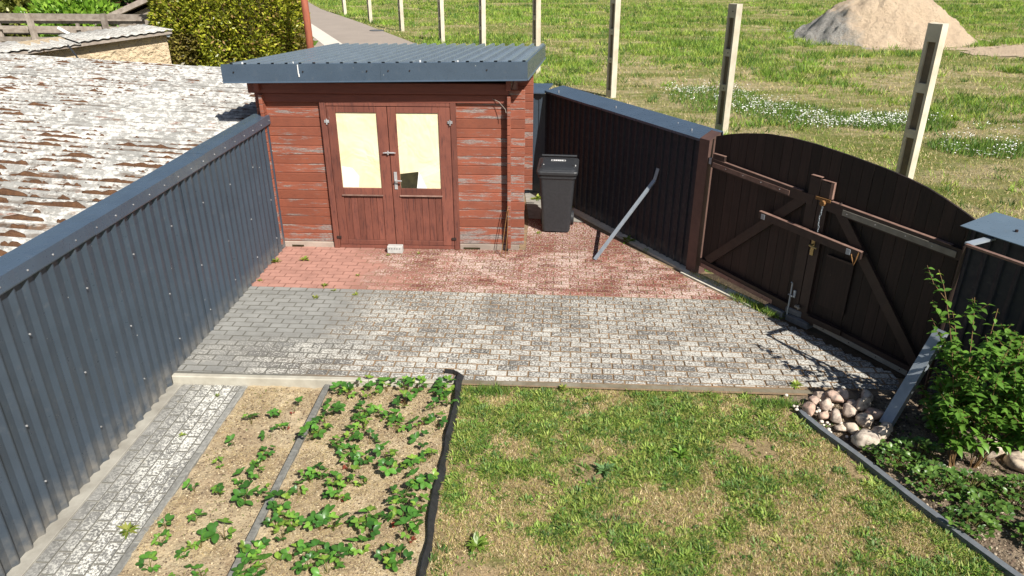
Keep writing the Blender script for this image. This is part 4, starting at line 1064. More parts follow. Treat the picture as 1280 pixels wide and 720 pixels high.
MB().add([rp_(.003, .004) - Vector((0, 0, .02)), rp_(.997, .004) - Vector((0, 0, .02)), rp_(.997, 1) - Vector((0, 0, .02)), rp_(.003, 1) - Vector((0, 0, .02)), rp_(.003, .004) - Vector((0, 0, .045)), rp_(.997, .004) - Vector((0, 0, .045)), rp_(.997, 1) - Vector((0, 0, .045)), rp_(.003, 1) - Vector((0, 0, .045))],
         [(0, 1, 2, 3), (7, 6, 5, 4), (0, 4, 5, 1), (1, 5, 6, 2), (2, 6, 7, 3), (3, 7, 4, 0)]).build('roof_board', M['weather'], shd)
# bird dropping and wire on the shed
q = FL.lerp(FR, .255); MB().box(q.x - .006, q.x + .004, q.y - .010, q.y - .003, q.z - .10, q.z + .01).box(q.x - .002, q.x + .010, q.y - .0102, q.y - .0032, q.z - .13, q.z - .095).build('bird_dropping', M['white_paper'], shd)
MB().tube([(-.63, 8.95, 1.99), (-.55, 8.92, 1.96), (-.47, 8.87, 1.88), (-.46, 8.86, 1.84)], .004, 5).build('cable', M['weather'], shd)
wr = MB().tube([(-.44, 8.86, .66), (-.485, 8.82, .33), (-.525, 8.76, .01), (-.47, 8.70, .006), (-.445, 8.78, .30), (-.43, 8.87, .60)], .0045, 6)
tag(wr.build('bent_wire', M['rust'], None, (-.48, 8.76, 0)), 'thin bent wire leaning on the right corner of the shed', 'wire')
bk = thing('hollow_brick', 'pale grey hollow brick lying before the shed doors', 'brick', (-1.93, 8.83, 0))
MB().cbox(-2.03, -1.83, 8.79, 8.88, .002, .10, .006).build('body', simple('pale_brick', (.50, .50, .48), (.38, .38, .36), 20, .9), bk)
mbh = MB()
for i in range(5): mbh.tube([(-2.0 + i * .034, 8.789, .07), (-2.0 + i * .034, 8.786, .07)], .008, 6)
mbh.build('hole', M['block_dark'], bk)

# ------------------------------------------------------------------ right fence
F0 = Vector((.435, 10.79, 0)); fd = Vector((.507, -.862, 0)).normalized(); fn = Vector((-.862, -.507, 0)).normalized()
rf = thing('dark_fence', 'dark metal fence in shade between the shed corner and the gate post', 'fence', tuple(F0))
s_ = -.86; L_tot = 2.74
while s_ < L_tot - .1:
    mb = MB(); L_ = min(1.096, round((L_tot - s_) / .137) * .137)
    if L_ < .13: break
    trap_sheet(mb, F0 + fd * (s_) - fn * .02, fd, fn, L_, .005, 1.66, .137, .02); mb.build('ribbed_sheet', M['anthracite_back'] if 'anthracite_back' in M else M['dark_steel'], rf); s_ += L_
def cap(mb, a, b, up0, wid, rise, t=.006, lipdrop=.03, n_=None):
    n_ = n_ or fn; a = Vector(a); b = Vector(b)
    z = Vector((0, 0, 1))
    P = [n_ * .03 + z * (up0 - lipdrop), n_ * .032 + z * up0, -n_ * wid + z * (up0 + rise), -n_ * (wid + .004) + z * (up0 + rise - .06), -n_ * (wid - .004) + z * (up0 + rise - .06), -n_ * (wid - .006) + z * (up0 + rise - t), n_ * .024 + z * (up0 - t), n_ * .024 + z * (up0 - lipdrop)]
    k = len(P); mb.v += [tuple(a + p) for p in P] + [tuple(b + p) for p in P]
    for i in range(k): mb.f.append((i, (i + 1) % k, k + (i + 1) % k, k + i))
    mb.f += [tuple(range(k))[::-1], tuple(range(k, 2 * k))]; return mb
MB().hexa([tuple(F0 + fd * 2.735 + fn * q0 + fd * q1 + Vector((0, 0, zz))) for zz in (.0, 1.645) for q0, q1 in ((.012, 0), (.012, .012), (-.03, .012), (-.03, 0))]).build('edge_trim', M['galv'], rf)
for a_, b_ in ((-.80, .5), (.502, 1.6), (1.602, 2.765)):
    cap(MB(), F0 + fd * a_, F0 + fd * b_, 1.655 + .003 * (b_ > 1), .30, .055).build('cap_flashing', M['cap_steel'], rf)
for a_, b_, in ((-.5, .04), (.9, .1), (2.1, .18), (2.45, .1)):
    q = F0 + fd * a_ - fn * b_; MB().tube([q + Vector((0, 0, 1.66)), q + Vector((0, 0, 1.70))], .008, 6).build('screw', M['screw'], rf)
# short corner panel left of it, facing the camera
cp = F0 + fd * -.86
MB().box(-.21, .02, 11.50, 11.52, .0, 1.60).box(-.20, -.15, 11.485, 11.499, 0, 1.6).box(-.08, -.03, 11.485, 11.499, 0, 1.6).build('corner_panel', M['anthracite'], rf)
MB().hexa([(-.26, 11.44, 1.615), (.0, 11.40, 1.615), (.14, 11.98, 1.66), (-.24, 11.98, 1.66), (-.26, 11.44, 1.63), (.0, 11.40, 1.63), (.14, 11.98, 1.68), (-.24, 11.98, 1.68)]).build('corner_cap', M['cap_steel'], rf)
for z_ in (.35, 1.35): beam(MB(), F0 + fd * -.8 - fn * .06 + Vector((0, 0, z_)), F0 + fd * 2.7 - fn * .06 + Vector((0, 0, z_)), .04, .06).build('rail', M['dark_steel'], rf)

# ------------------------------------------------------------------ gate
P0 = Vector((1.95, 8.27, 0)); gd = Vector((.567, -.823, 0)).normalized(); gn = Vector((-.823, -.567, 0)).normalized()
def G(s, n, z): return P0 + gd * s + gn * n + Vector((0, 0, z))
def gbox(mb, s0, s1, n0, n1, z0, z1, z0b=None, z1b=None):
    """z at s0 / s1 may differ"""
    z0b = z0 if z0b is None else z0b; z1b = z1 if z1b is None else z1b
    return mb.hexa([G(s0, n1, z0), G(s1, n1, z0b), G(s1, n0, z0b), G(s0, n0, z0), G(s0, n1, z1), G(s1, n1, z1b), G(s1, n0, z1b), G(s0, n0, z1)])
sag = lambda s: .125 - .052 * s
gp = thing('gate_post', 'dark red brown square wooden gate post at the end of the metal fence', 'gate post', tuple(G(-.08, 0, 0)))
gbox(MB(), -.19, -.04, -.12, .05, -.05, 1.66).build('shaft', M['post_stain'], gp)
MB().hexa([G(-.19, .05, 1.661), G(-.04, .05, 1.661), G(-.04, -.12, 1.661), G(-.19, -.12, 1.661), G(-.19, .05, 1.668), G(-.04, .05, 1.668), G(-.04, -.12, 1.74), G(-.19, -.12, 1.74)]).build('slanted_top', M['post_stain'], gp)
gbox(MB(), -.03, .03, .0, .035, 1.40, 1.47).build('hinge', M['galv'], gp)
def arc(s): return float(np.interp(s, [0, .2, .39, .7, 1.0, 1.3, 1.57, 1.85, 2.07, 2.27, 2.46, 2.65, 2.85, 3.05], [1.72, 1.785, 1.83, 1.885, 1.905, 1.90, 1.88, 1.855, 1.83, 1.80, 1.76, 1.70, 1.625, 1.53]))
glw = thing('gate_leaf', 'left leaf of the arched dark brown board gate, hung on the red brown post', 'gate', tuple(G(0, 0, 0)), 'two leaves of the arched gate')
grw = thing('gate_leaf', 'right leaf of the arched dark brown board gate, with brass handle and hatch', 'gate', tuple(G(1.5, 0, 0)), 'two leaves of the arched gate')
bw = .1145
i = 0; s_ = .0
while s_ < 2.98:
    leaf = glw if s_ + bw / 2 < 1.46 else grw
    a, b = s_ + .002, s_ + bw - .002; nn = rnd.uniform(-.002, .002); mb = MB()
    m_ = 3; ss = [a + (b - a) * k / m_ for k in range(m_ + 1)]
    for s2 in ss:
        zt = arc(s2)
        mb.v += [tuple(G(s2, nn, .05 + sag(s2) - .05)), tuple(G(s2, nn, zt)), tuple(G(s2, nn - .022, zt)), tuple(G(s2, nn - .022, sag(s2)))]
    for k in range(m_):
        q0 = 4 * k; q1 = q0 + 4
        for t in range(4): mb.f.append((q0 + t, q0 + (t + 1) % 4, q1 + (t + 1) % 4, q1 + t))
    mb.f += [(3, 2, 1, 0), tuple(4 * m_ + t for t in range(4))]
    o = mb.build('board', M['dkwood'], leaf)
    s_ += bw
railz = lambda s: 1.475 - .047 * s
def rail(leaf, s0, s1, zc, h, name='rail', mat=None, n0=.004, n1=.05):
    return gbox(MB(), s0, s1, n0, n1, zc(s0) - h, zc(s0), zc(s1) - h, zc(s1)).build(name, mat or M['stain'], leaf)
rail(glw, .02, 1.40, railz, .10); rail(grw, 1.56, 2.98, railz, .10)
# bright edge line along rail tops (worn wood)
rail(glw, .02, 1.26, lambda s: railz(s) + .006, .005, 'worn_edge', M['edge_wood'], .004, .048)
rail(grw, 1.60, 2.8, lambda s: railz(s) + .006, .005, 'worn_edge', M['edge_wood'], .004, .048)
rail(glw, .05, 1.12, lambda s: railz(s) - .035, .05, 'pale_strip', M['edge_wood'], .051, .058)
rail(grw, 1.75, 2.86, lambda s: railz(s) - .03, .055, 'pale_strip', M['lath'], .051, .058)
lowz = lambda s: sag(s) + .12
rail(glw, .02, 1.40, lowz, .10); rail(grw, 1.56, 2.98, lowz, .10)
rail(glw, .05, 1.13, lambda s: sag(s) + .075, .05, 'pale_strip', M['edge_wood'], .051, .058)
rail(grw, 1.68, 2.72, lambda s: sag(s) + .07, .05, 'pale_strip', M['lath'], .051, .058)
for leaf, rng_ in ((glw, (.25, .5, .75, 1.0)), (grw, (1.8, 2.1, 2.4, 2.65))):
    for q in rng_:
        MB().tube([G(q, .058, sag(q) + .05), G(q, .062, sag(q) + .05)], .006, 6).build('screw', M['dkwood'], leaf)
        MB().tube([G(q, .058, railz(q) - .058), G(q, .062, railz(q) - .058)], .006, 6).build('screw', M['screw'], leaf)
# stiles at the middle
gbox(MB(), 1.33, 1.452, .003, .045, sag(1.4) - .02, 1.60, sag(1.4) - .02, 1.59).build('stile', M['stain'], glw)
gbox(MB(), 1.458, 1.565, .003, .040, sag(1.5) - .02, 1.58, sag(1.5) - .02, 1.57).build('stile', M['stain'], grw)
gbox(MB(), 1.33, 1.452, .003, .045, 1.603, 1.609).build('worn_edge', M['edge_wood'], glw)
gbox(MB(), 1.46, 1.565, .003, .040, 1.583, 1.589).gbox if False else None
gbox(MB(), 1.46, 1.60, .003, .040, 1.582, 1.588).build('worn_edge', M['edge_wood'], grw)
gbox(MB(), 1.566, 1.60, .003, .040, 1.42, 1.58).build('rail_block', M['edge_wood'], grw)
gbox(MB(), .03, .20, .004, .045, 1.475, 1.53).build('rail_block', M['stain'], glw)
gbox(MB(), .03, .20, .004, .046, 1.531, 1.537).build('worn_edge', M['edge_wood'], glw)
def gbeam(a, b, w, n0, n1):
    a = Vector(a); b = Vector(b); d = (b - a).normalized(); p = Vector((-d.y, d.x)) * w / 2
    c = [a - p, b - p, b + p, a + p]
    return MB().hexa([G(q.x, n1, q.y) for q in (c[0], c[1])] + [G(q.x, n0, q.y) for q in (c[1], c[0])] + [G(q.x, n1, q.y) for q in (c[3], c[2])] + [G(q.x, n0, q.y) for q in (c[2], c[3])])
gbeam((.12, .24), (1.30, 1.36), .10, .006, .042).build('brace', M['stain'], glw)
gbeam((1.66, 1.38), (2.78, .12), .10, .006, .044).build('brace', M['stain'], grw)
gbeam((1.88, 1.02), (1.98, .96), .10, .045, .052).build('repair_plate', M['block_dark'], grw) if False else None
# hatch on the right leaf
gbox(MB(), 1.66, 1.96, .004, .022, .30, .86).build('hatch', M['dkwood'], grw)
gbox(MB(), 1.66, 1.96, .024, .034, .845, .865).build('hatch_strip', M['stain'], grw)
gbox(MB(), 1.60, 2.0, .05, .075, .10, .16).build('hatch_sill', M['stain'], grw)
# brass handle
hd = gbox(MB(), 1.475, 1.512, .041, .048, .80, 1.02); hd.tube([G(1.49, .045, .915), G(1.49, .095, .915), G(1.58, .10, .912)], .010, 8)
hd.build('door_handle', M['brass'], grw)
# upper rusty hasp and chain
hs = gbox(MB(), 1.43, 1.60, .046, .056, 1.385, 1.415); hs.tube([G(1.53, .05, 1.37), G(1.53, .085, 1.37)], .028, 8); hs.build('hasp', M['rust'], grw)
ch = MB()
for k in range(9):
    z_ = 1.36 - k * .034; q = G(1.53 + .006 * math.sin(k), .07, z_)
    pts = [q + (gd if k % 2 else gn) * (.007 * math.cos(t)) + Vector((0, 0, .019 * math.sin(t))) for t in np.linspace(0, 2 * math.pi, 7)]
    ch.tube(pts, .0028, 4, cap=False)
ch.build('chain', M['galv'], grw)
# locking bar
lb = thing('locking_bar', 'dark wooden bar across the middle of both gate leaves', 'bar', tuple(G(1.4, .1, 1.0)))
zb = lambda s: 1.085 - .042 * (s - .83)
gbox(MB(), .82, 2.05, .062, .105, zb(.82) - .075, zb(.82) - .003, zb(2.05) - .075, zb(2.05) - .003).build('bar', M['stain'], lb)
gbox(MB(), .82, 2.05, .062, .105, zb(.82) - .0025, zb(.82) + .004, zb(2.05) - .0025, zb(2.05) + .004).build('worn_edge', M['edge_wood'], lb)
for q in (.86, 1.90):
    gbox(MB(), q, q + .045, .1055, .112, zb(q) - .07, zb(q) - .015).build('bracket', M['galv'], lb)
    gbox(MB(), q + .005, q + .04, .0455, .0618, zb(q) - .07, zb(q) - .02).build('spacer', M['stain'], lb)
MB().tube([G(1.96, .11, zb(1.96) - .05), G(1.99, .12, zb(1.96) - .10), G(2.0, .10, zb(1.96) - .15), G(2.02, .11, zb(2.0) - .08), G(2.03, .108, zb(2.0) - .01)], .006, 6).build('hook', M['rust'], lb)
# drop rod
dr2 = thing('drop_rod', 'galvanised drop bolt rod holding the gate to the grey blocks', 'bolt', tuple(G(1.36, .07, .05)))
MB().tube([G(1.36, .075, .06), G(1.36, .075, .44)], .009, 8).tube([G(1.36, .075, .44), G(1.365, .10, .455)], .008, 8).tube([G(1.335, .075, .30), G(1.39, .09, .30)], .007, 6).build('rod', M['galv'], dr2)
gbox(MB(), 1.38, 1.405, .047, .062, .28, .36).build('bracket', M['galv'], dr2)
MB().tube([G(1.44, .05, .20), G(1.44, .075, .20), G(1.50, .08, .20)], .012, 8).tube([G(1.47, .06, .17), G(1.47, .06, .22)], .010, 8).build('latch', M['lath'], dr2)
# blocks
def blockat(label, x, y, z, ang, l=.25, w=.12, h=.075):
    t = thing('concrete_block', label, 'block', (x, y, z), 'grey concrete blocks under the gate bolt')
    Mx = Matrix.Translation((x, y, z)) @ Matrix.Rotation(ang, 4, 'Z')
    mb = MB(); mb.cbox(-l / 2, l / 2, -w / 2, w / 2, .0, h, .008, Mx); mb.build('body', M['block_dark'], t)
    mb = MB(); mb.cbox(-l / 2 + .02, l / 2 - .02, -w / 2 + .02, w / 2 - .02, h + .0005, h + .004, .0015, Mx); mb.build('top_panel', M['block_dark'], t)
ga = math.atan2(gd.y, gd.x)
blockat('grey concrete block on the paving, left one under the gate bolt', 2.60, 7.27, .0, ga, .24, .13)
blockat('grey concrete block on the paving, right one under the gate bolt', 2.78, 7.03, .0, ga, .28, .14, .07)
blockat('grey concrete block stacked on top of the right block by the gate bolt', 2.75, 7.11, .078, ga + .1, .19, .12, .07)

# ------------------------------------------------------------------ right corner fence / enclosure
ce_ = thing('corner_fence', 'dark metal fence corner with pale cap right of the gate', 'fence', (3.45, 5.5, 0))
C0 = Vector((3.33, 5.46, 0)); cdv = Vector((.49, -.872, 0)).normalized(); cnv = Vector((-.872, -.49, 0)).normalized()
mb = MB(); z = Vector((0, 0, 1))
K0 = Vector((3.44, 5.79, 1.575)); K1 = K0 + cdv * 3.2; back = -cnv * .44
mb.hexa([K0, K1, K1 + back + z * .05, K0 + back + z * .05, K0 + z * .006, K1 + z * .006, K1 + back + z * .056, K0 + back + z * .056])
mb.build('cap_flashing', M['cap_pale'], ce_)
q = K0 + cdv * .33 + back * .45; MB().tube([q + z * .02, q + z * .045], .012, 8).build('screw', M['dkwood'], ce_)
mb = MB(); trap_sheet(mb, Vector((K0.x, K0.y, 0)) + back * .16 + cdv * .06, cdv, cnv, 3.0, -.02, 1.58, .137, .018); mb.build('ribbed_sheet', M['dark_steel'], ce_)
e0 = Vector((K0.x, K0.y, 0)) + back * .16 + cdv * .05
mb = MB(); trap_sheet(mb, e0 + cnv * .02, -cnv, -cdv, .30, -.02, 1.57, .10, .012); mb.build('end_panel', M['anthracite'], ce_)
wf = thing('thin_frame', 'thin open metal frame with pale lit rim standing before the corner fence', 'frame', tuple(C0))
ret = Vector((.88, .48, 0)).normalized()
beam(MB(), C0 + z * 1.54, C0 + cdv * 3.0 + z * 1.54, .035, .018).build('top_rail', M['edge_wood'], wf)
beam(MB(), C0 + z * 1.5415 + ret * .02, C0 + ret * .36 + z * 1.5415, .055, .018).build('return_rail', M['galv'], wf)
MB().tube([C0 + Vector((-.02, -.03, 0)), C0 + Vector((-.01, -.01, 1.53))], .014, 6).build('leg', M['stain'], wf)
MB().tube([C0 + cdv * 2.9, C0 + cdv * 2.9 + z * 1.53], .014, 6).build('leg', M['stain'], wf)

# ------------------------------------------------------------------ leaning metal pieces
def channel(mb, a, b, side, w, h, t=.004):
    """U channel from a to b, open to -normal; side = width direction"""
    a = Vector(a); b = Vector(b); d = (b - a).normalized(); s = Vector(side); s = (s - d * s.dot(d)).normalized(); n = d.cross(s)
    if n.z < 0: n = -n
    P = [(-w / 2, 0), (w / 2, 0), (w / 2, -h), (w / 2 - t, -h), (w / 2 - t, -t), (-w / 2 + t, -t), (-w / 2 + t, -h), (-w / 2, -h)]
    k = len(P); mb.v += [tuple(a + s * u + n * v) for u, v in P] + [tuple(b + s * u + n * v) for u, v in P]
    for i in range(k): mb.f.append((i, (i + 1) % k, k + (i + 1) % k, k + i))
    mb.f += [(0, 1, 4, 5), (1, 2, 3, 4), (5, 6, 7, 0), (k, k + 5, k + 4, k + 1), (k + 1, k + 4, k + 3, k + 2), (k + 5, k, k + 7, k + 6)]
    return mb
b_ = channel(MB(), (2.90, 5.17, .03), (3.30, 5.43, .80), (.55, -.84, 0), .095, .06)
tag(b_.build('leaning_channel', M['galv'], None, (2.90, 5.17, 0)), 'pale blue grey metal channel leaning from the rocks to the corner fence', 'metal channel')
ms = thing('leaning_strip', 'long galvanised metal strip leaning on the dark fence with bent tip', 'metal strip', (.684, 8.69, 0))
top = Vector((1.42, 9.05, .97))
channel(MB(), (.684, 8.69, .012), top, (.8, -.6, 0), .045, .022).build('bar', M['galv'], ms)
channel(MB(), top + Vector((.001, 0, .0)), Vector((1.455, 9.055, 1.12)), (.8, -.6, 0), .043, .01).build('bent_tip', M['galv'], ms)

# ------------------------------------------------------------------ bin
bx, by = .195, 9.66; BWX = 1.18
bn = thing('wheelie_bin', 'black wheeled rubbish bin standing between the shed and the dark fence', 'bin', (bx, by + .25, 0))
rot = R(-4); RM = Matrix.Translation((bx, by, 0)) @ Matrix.Rotation(rot, 4, 'Z') @ Matrix.Diagonal((BWX, 1, 1, 1))
def ringpts(w, d, y0, z, r=.04, n=4):
    """rounded rectangle, x +-w/2, y from y0 to y0+d"""
    pts = []
    for cx, cy, a0 in ((w / 2 - r, y0 + d - r, 0), (-w / 2 + r, y0 + d - r, 90), (-w / 2 + r, y0 + r, 180), (w / 2 - r, y0 + r, 270)):
        for k in range(n + 1):
            a = R(a0 + 90 * k / n); pts.append(RM @ Vector((cx + r * math.cos(a), cy + r * math.sin(a), z)))
    return pts
def loft(rings, mat, name, par, capt=True, capb=True, smooth=False):
    mb = MB(); n = len(rings[0])
    for r_ in rings: mb.v += [tuple(p) for p in r_]
    for j in range(len(rings) - 1):
        for i in range(n): mb.f.append((j * n + i, j * n + (i + 1) % n, (j + 1) * n + (i + 1) % n, (j + 1) * n + i))
    if capb: mb.f.append(tuple(range(n))[::-1])
    if capt: mb.f.append(tuple((len(rings) - 1) * n + i for i in range(n)))
    return mb.build(name, mat, par)
loft([ringpts(.32, .33, 0, .02), ringpts(.33, .34, -.002, .05), ringpts(.405, .46, -.045, .78), ringpts(.415, .47, -.05, .80), ringpts(.44, .49, -.06, .805), ringpts(.445, .495, -.062, .86)], M['black_plastic'], 'body', bn)
def tilt(pts, k=.10):   # lid slopes up to the hinge
    o = []
    Ri = RM.inverted()
    for p in pts:
        l = Ri @ p; l.z += k * (l.y + .08); o.append(RM @ l)
    return o
lid = loft([tilt(ringpts(.475, .55, -.085, .862)), tilt(ringpts(.48, .555, -.088, .895)), tilt(ringpts(.465, .54, -.08, .908)), tilt(ringpts(.43, .50, -.055, .912)), tilt(ringpts(.42, .49, -.05, .918)), tilt(ringpts(.37, .34, .0, .935)), tilt(ringpts(.33, .30, .02, .937))], M['black_plastic'], 'lid', bn)
hd = MB().tube([tilt([RM @ Vector((-.21, .49, .925))])[0], tilt([RM @ Vector((.21, .49, .925))])[0]], .016, 8); hd.build('handle', M['black_plastic'], bn)
lbm = MB()
def lq(x0, x1, y0, y1, z=.9385, h=.002):
    p = [RM @ Vector(v) for v in ((x0, y0, z), (x1, y0, z), (x1, y1, z), (x0, y1, z), (x0, y0, z + h), (x1, y0, z + h), (x1, y1, z + h), (x0, y1, z + h))]
    return lbm.hexa(tilt(p))
lq(-.085, .085, .245, .251); lq(-.085, .085, .285, .291); lq(-.085, -.079, .252, .284); lq(.079, .085, .252, .284)
for k_, (x0, x1) in enumerate(((-.055, -.040), (-.034, -.016), (-.010, .012), (.018, .034), (.040, .056))): lq(x0, x1, .256, .280)
lbm.build('lid_emblem', M['white_print'], bn)
for sx in (-1, 1):
    w_ = MB()
    p = tilt([RM @ Vector((sx * .185, .09, .925)), RM @ Vector((sx * .185, .09, .945))]); w_.tube(p, .016, 10); w_.build('lid_knob', M['black_plastic'], bn)
    p = tilt([RM @ Vector((sx * .185 + .02, .10, .925)), RM @ Vector((sx * .185 + .02, .10, .943))]); MB().tube(p, .007, 8).build('lid_rivet', M['white_print'], bn)
    MB().tube([RM @ Vector((sx * .16, .40, .10)), RM @ Vector((sx * .20, .40, .10))], .10, 18).build('wheel', M['black_plastic'], bn)

# ------------------------------------------------------------------ rocks
def rock(x, y, z, r, seed, label, grp='field stones heaped at the lawn corner', flat=.8):
    r_ = random.Random(seed); nu, nv = 18, 12; pl = [(Vector((r_.gauss(0, 1), r_.gauss(0, 1), r_.gauss(0, .8))).normalized(), r_.uniform(.62, .85)) for _ in range(7)]; mb = MB(); ax = (r * r_.uniform(.95, 1.35), r * r_.uniform(.8, 1.0), r * flat * r_.uniform(.85, 1.1)); an = r_.uniform(0, 3.14)
    for j in range(nv + 1):
        for i in range(nu):
            t = 2 * math.pi * i / nu; p = math.pi * (j / nv - .5)
            u = Vector((math.cos(t) * math.cos(p), math.sin(t) * math.cos(p), math.sin(p)))
            e = (abs(u.x) ** 2.6 + abs(u.y) ** 2.6 + abs(u.z) ** 2.6) ** (-1 / 2.6)
            q = e * (1 + .16 * (float(N1.fbm(u.x * 1.6 + seed, u.y * 1.6 + u.z * 1.3)) - .5) * 2)
            w = Vector(u) * q
            for pn, pd in pl:
                e2 = w.dot(pn) - pd
                if e2 > 0: w -= pn * e2 * .9
            v = Vector((w.x * ax[0], w.y * ax[1], w.z * ax[2])); v.rotate(Matrix.Rotation(an, 3, 'Z').to_euler())
            mb.v.append((x + v.x, y + v.y, z + v.z))
    for j in range(nv):
        for i in range(nu): a = j * nu + i; b = j * nu + (i + 1) % nu; mb.f.append((a, b, b + nu, a + nu))
    return tag(mb.build('field_stone', M['stone'], None, (x, y, z), True), label, 'stone', grp)
RK = [(2.335, 5.35, .04, .060, 'rounded brown stone at the left end of the heap, touching the edging'), (2.42, 5.49, .035, .045, 'small stone at the upper left of the heap beside white pebbles'),
      (2.50, 5.42, .045, .055, 'red brown angular stone second from the left in the back row'), (2.44, 5.26, .035, .045, 'small pinkish stone in front of the red brown one'),
      (2.52, 5.24, .05, .062, 'grey beige wedge stone in the middle left of the heap'), (2.52, 5.10, .03, .042, 'small flat stone at the front left of the heap'),
      (2.60, 5.09, .04, .052, 'small beige round stone in the front row'), (2.65, 5.30, .07, .068, 'grey rounded stone in the centre of the heap'),
      (2.735, 5.17, .06, .072, 'large pinkish beige round stone right of centre'), (2.60, 5.53, .06, .075, 'large pale pink stone at the back of the heap'),
      (2.70, 5.56, .05, .055, 'brown stone at the back behind the pale pink one'), (2.80, 5.41, .07, .070, 'pale cream stone at the right of the heap'),
      (2.90, 5.55, .05, .060, 'pinkish stone at the far right back, near the channel'), (2.86, 5.28, .05, .060, 'beige stone lying against the foot of the metal channel'),
      (2.64, 4.92, .055, .095, 'largest flat beige stone at the front tip of the heap'), (2.80, 5.02, .05, .070, 'reddish block shaped stone at the front right of the heap'),
      (2.89, 5.10, .04, .045, 'small reddish stone at the bottom end of the channel'), (2.50, 5.58, .03, .05, 'low pinkish stone at the paving edge'), (2.72, 5.42, .04, .045, 'small stone wedged in the middle back of the heap')]
for k_, (x_, y_, z_, r_, l_) in enumerate(RK): rock(x_, y_, z_ + .004, r_ * 1.08, 11 + k_ * 3, l_)
rock(3.58, 4.86, .05, .10, 201, 'pink angular stone behind the shrub stems, left of two', 'stones behind the shrub')
rock(3.72, 4.70, .05, .095, 205, 'pale pink stone behind the shrub at the right picture edge', 'stones behind the shrub')
rock(3.42, 5.03, .05, .07, 209, 'small half hidden stone deep under the shrub', 'stones behind the shrub')
# white pebbles
parts = []
for k_ in range(90):
    x_ = rnd.uniform(2.22, 2.62); y_ = rnd.uniform(5.0, 5.62)
    if x_ < edge_x(y_) + .03 and y_ < 5.36: continue
    s_ = rnd.uniform(.008, .02); vs = []
    for j in range(3):
        for i in range(6):
            t = i * math.pi / 3; ph = (-.9, 0, .9)[j]; vs.append((x_ + s_ * math.cos(t) * math.cos(ph) * rnd.uniform(.8, 1.3), y_ + s_ * math.sin(t) * math.cos(ph), .012 + s_ * .7 * math.sin(ph)))
    fs2 = [(j * 6 + i, j * 6 + (i + 1) % 6, j * 6 + 6 + (i + 1) % 6, j * 6 + 6 + i) for j in range(2) for i in range(6)] + [(12, 13, 14, 15), (12, 15, 16, 17)]
    parts.append((np.array(vs), np.array(fs2), np.zeros((18, 3))))
V, F, c = merge(parts); tag(link('white_pebbles', npmesh('white_pebbles', V, F, simple('pebble', (.7, .64, .56), (.5, .44, .38), 30))), 'small whitish pebbles scattered left of the stone heap', 'pebbles', kind='stuff')

# ------------------------------------------------------------------ plants
def leaflet(pts, base, d, up, L, Wd, col, cup=.18):
    """oval leaflet grid 5x3 with fold and curl; returns V,F,C"""
    d = d.normalized(); s = d.cross(up).normalized(); n = s.cross(d); V = []; F = []
    prof_ = [.1, .66, .96, 1.0, .84, .38]; m_ = len(prof_)
    for i in range(m_):
        t = i / (m_ - 1)
        for k in (-1, 0, 1):
            w = prof_[i] * Wd / 2 * k; V.append(base + d * (L * t) + s * w + n * (abs(k) * prof_[i] * Wd * cup - L * .22 * t * t))
    for i in range(m_ - 1):
        for k in (0, 1): a = i * 3 + k; F.append((a, a + 1, a + 4, a + 3))
    return V, F
def trifol(name, sz, col, seed, n3=3):
    r_ = random.Random(seed); V = []; F = []
    for k in range(n3):
        a = R((-68, 0, 68)[k] if n3 == 3 else 0) + r_.uniform(-.1, .1)
        d = Vector((math.cos(a), math.sin(a), r_.uniform(.15, .75)))
        v, f = leaflet(None, Vector((math.cos(a), math.sin(a), 0)) * .004, d, Vector((0, 0, 1)), sz * r_.uniform(.9, 1.1), sz * .72, None, r_.uniform(.12, .26))
        F += [tuple(i + len(V) for i in q) for q in f]; V += v
    c = np.array([col] * len(V)) * np.array([[1 + .12 * r_.uniform(-1, 1)] for _ in V]); 
    c[1::3] *= 1.18    # paler midrib
    return npmesh(name, np.array([tuple(v) for v in V]), np.array(F), M['leaf'], c, smooth=True)
SL = [trifol('leaf', .060, (.055, .15, .025), 1), trifol('leaf', .048, (.038, .11, .02), 2), trifol('leaf', .056, (.08, .20, .03), 3), trifol('leaf', .043, (.14, .27, .04), 4), trifol('leaf', .045, (.17, .27, .04), 5)]
RL = trifol('leaf', .032, (.20, .045, .03), 9)
flm = None
def strawberry(x, y, label, nl, sz, red, seed):
    z = float(bed_z(np.array(x), np.array(y))) + .0; r_ = random.Random(seed)
    t = thing('strawberry_plant', label, 'strawberry plant', (x, y, z), 'strawberry plants in the two beds')
    st = MB()
    for i in range(nl):
        a = i * 2.4 + r_.uniform(-.5, .5) + seed; ln = r_.uniform(.015, .075) * sz; h = r_.uniform(.04, .115) * sz
        tip = Vector((x + math.cos(a) * ln, y + math.sin(a) * ln, z + h))
        st.tube([(x, y, z - .01), (x + math.cos(a) * ln * .35, y + math.sin(a) * ln * .35, z + h * .65), tip], .0022, 4, .0014, cap=False)
        me = RL if (red and i == 0) else r_.choice(SL)
        o = link('leaf', me, t, tip, (r_.uniform(-.45, .45), r_.uniform(-.35, .4), a + r_.uniform(-.4, .4)), (sz * r_.uniform(.85, 1.15),) * 3)
        if me is RL: o['label'] = 'reddened old leaf'; o.location.z = .02
    st.build('stem', M['stalk'], t)
    return t
M['stalk'] = simple('green_stalk', (.13, .17, .04), (.17, .10, .04), 9, .6, 0, .3, 0)
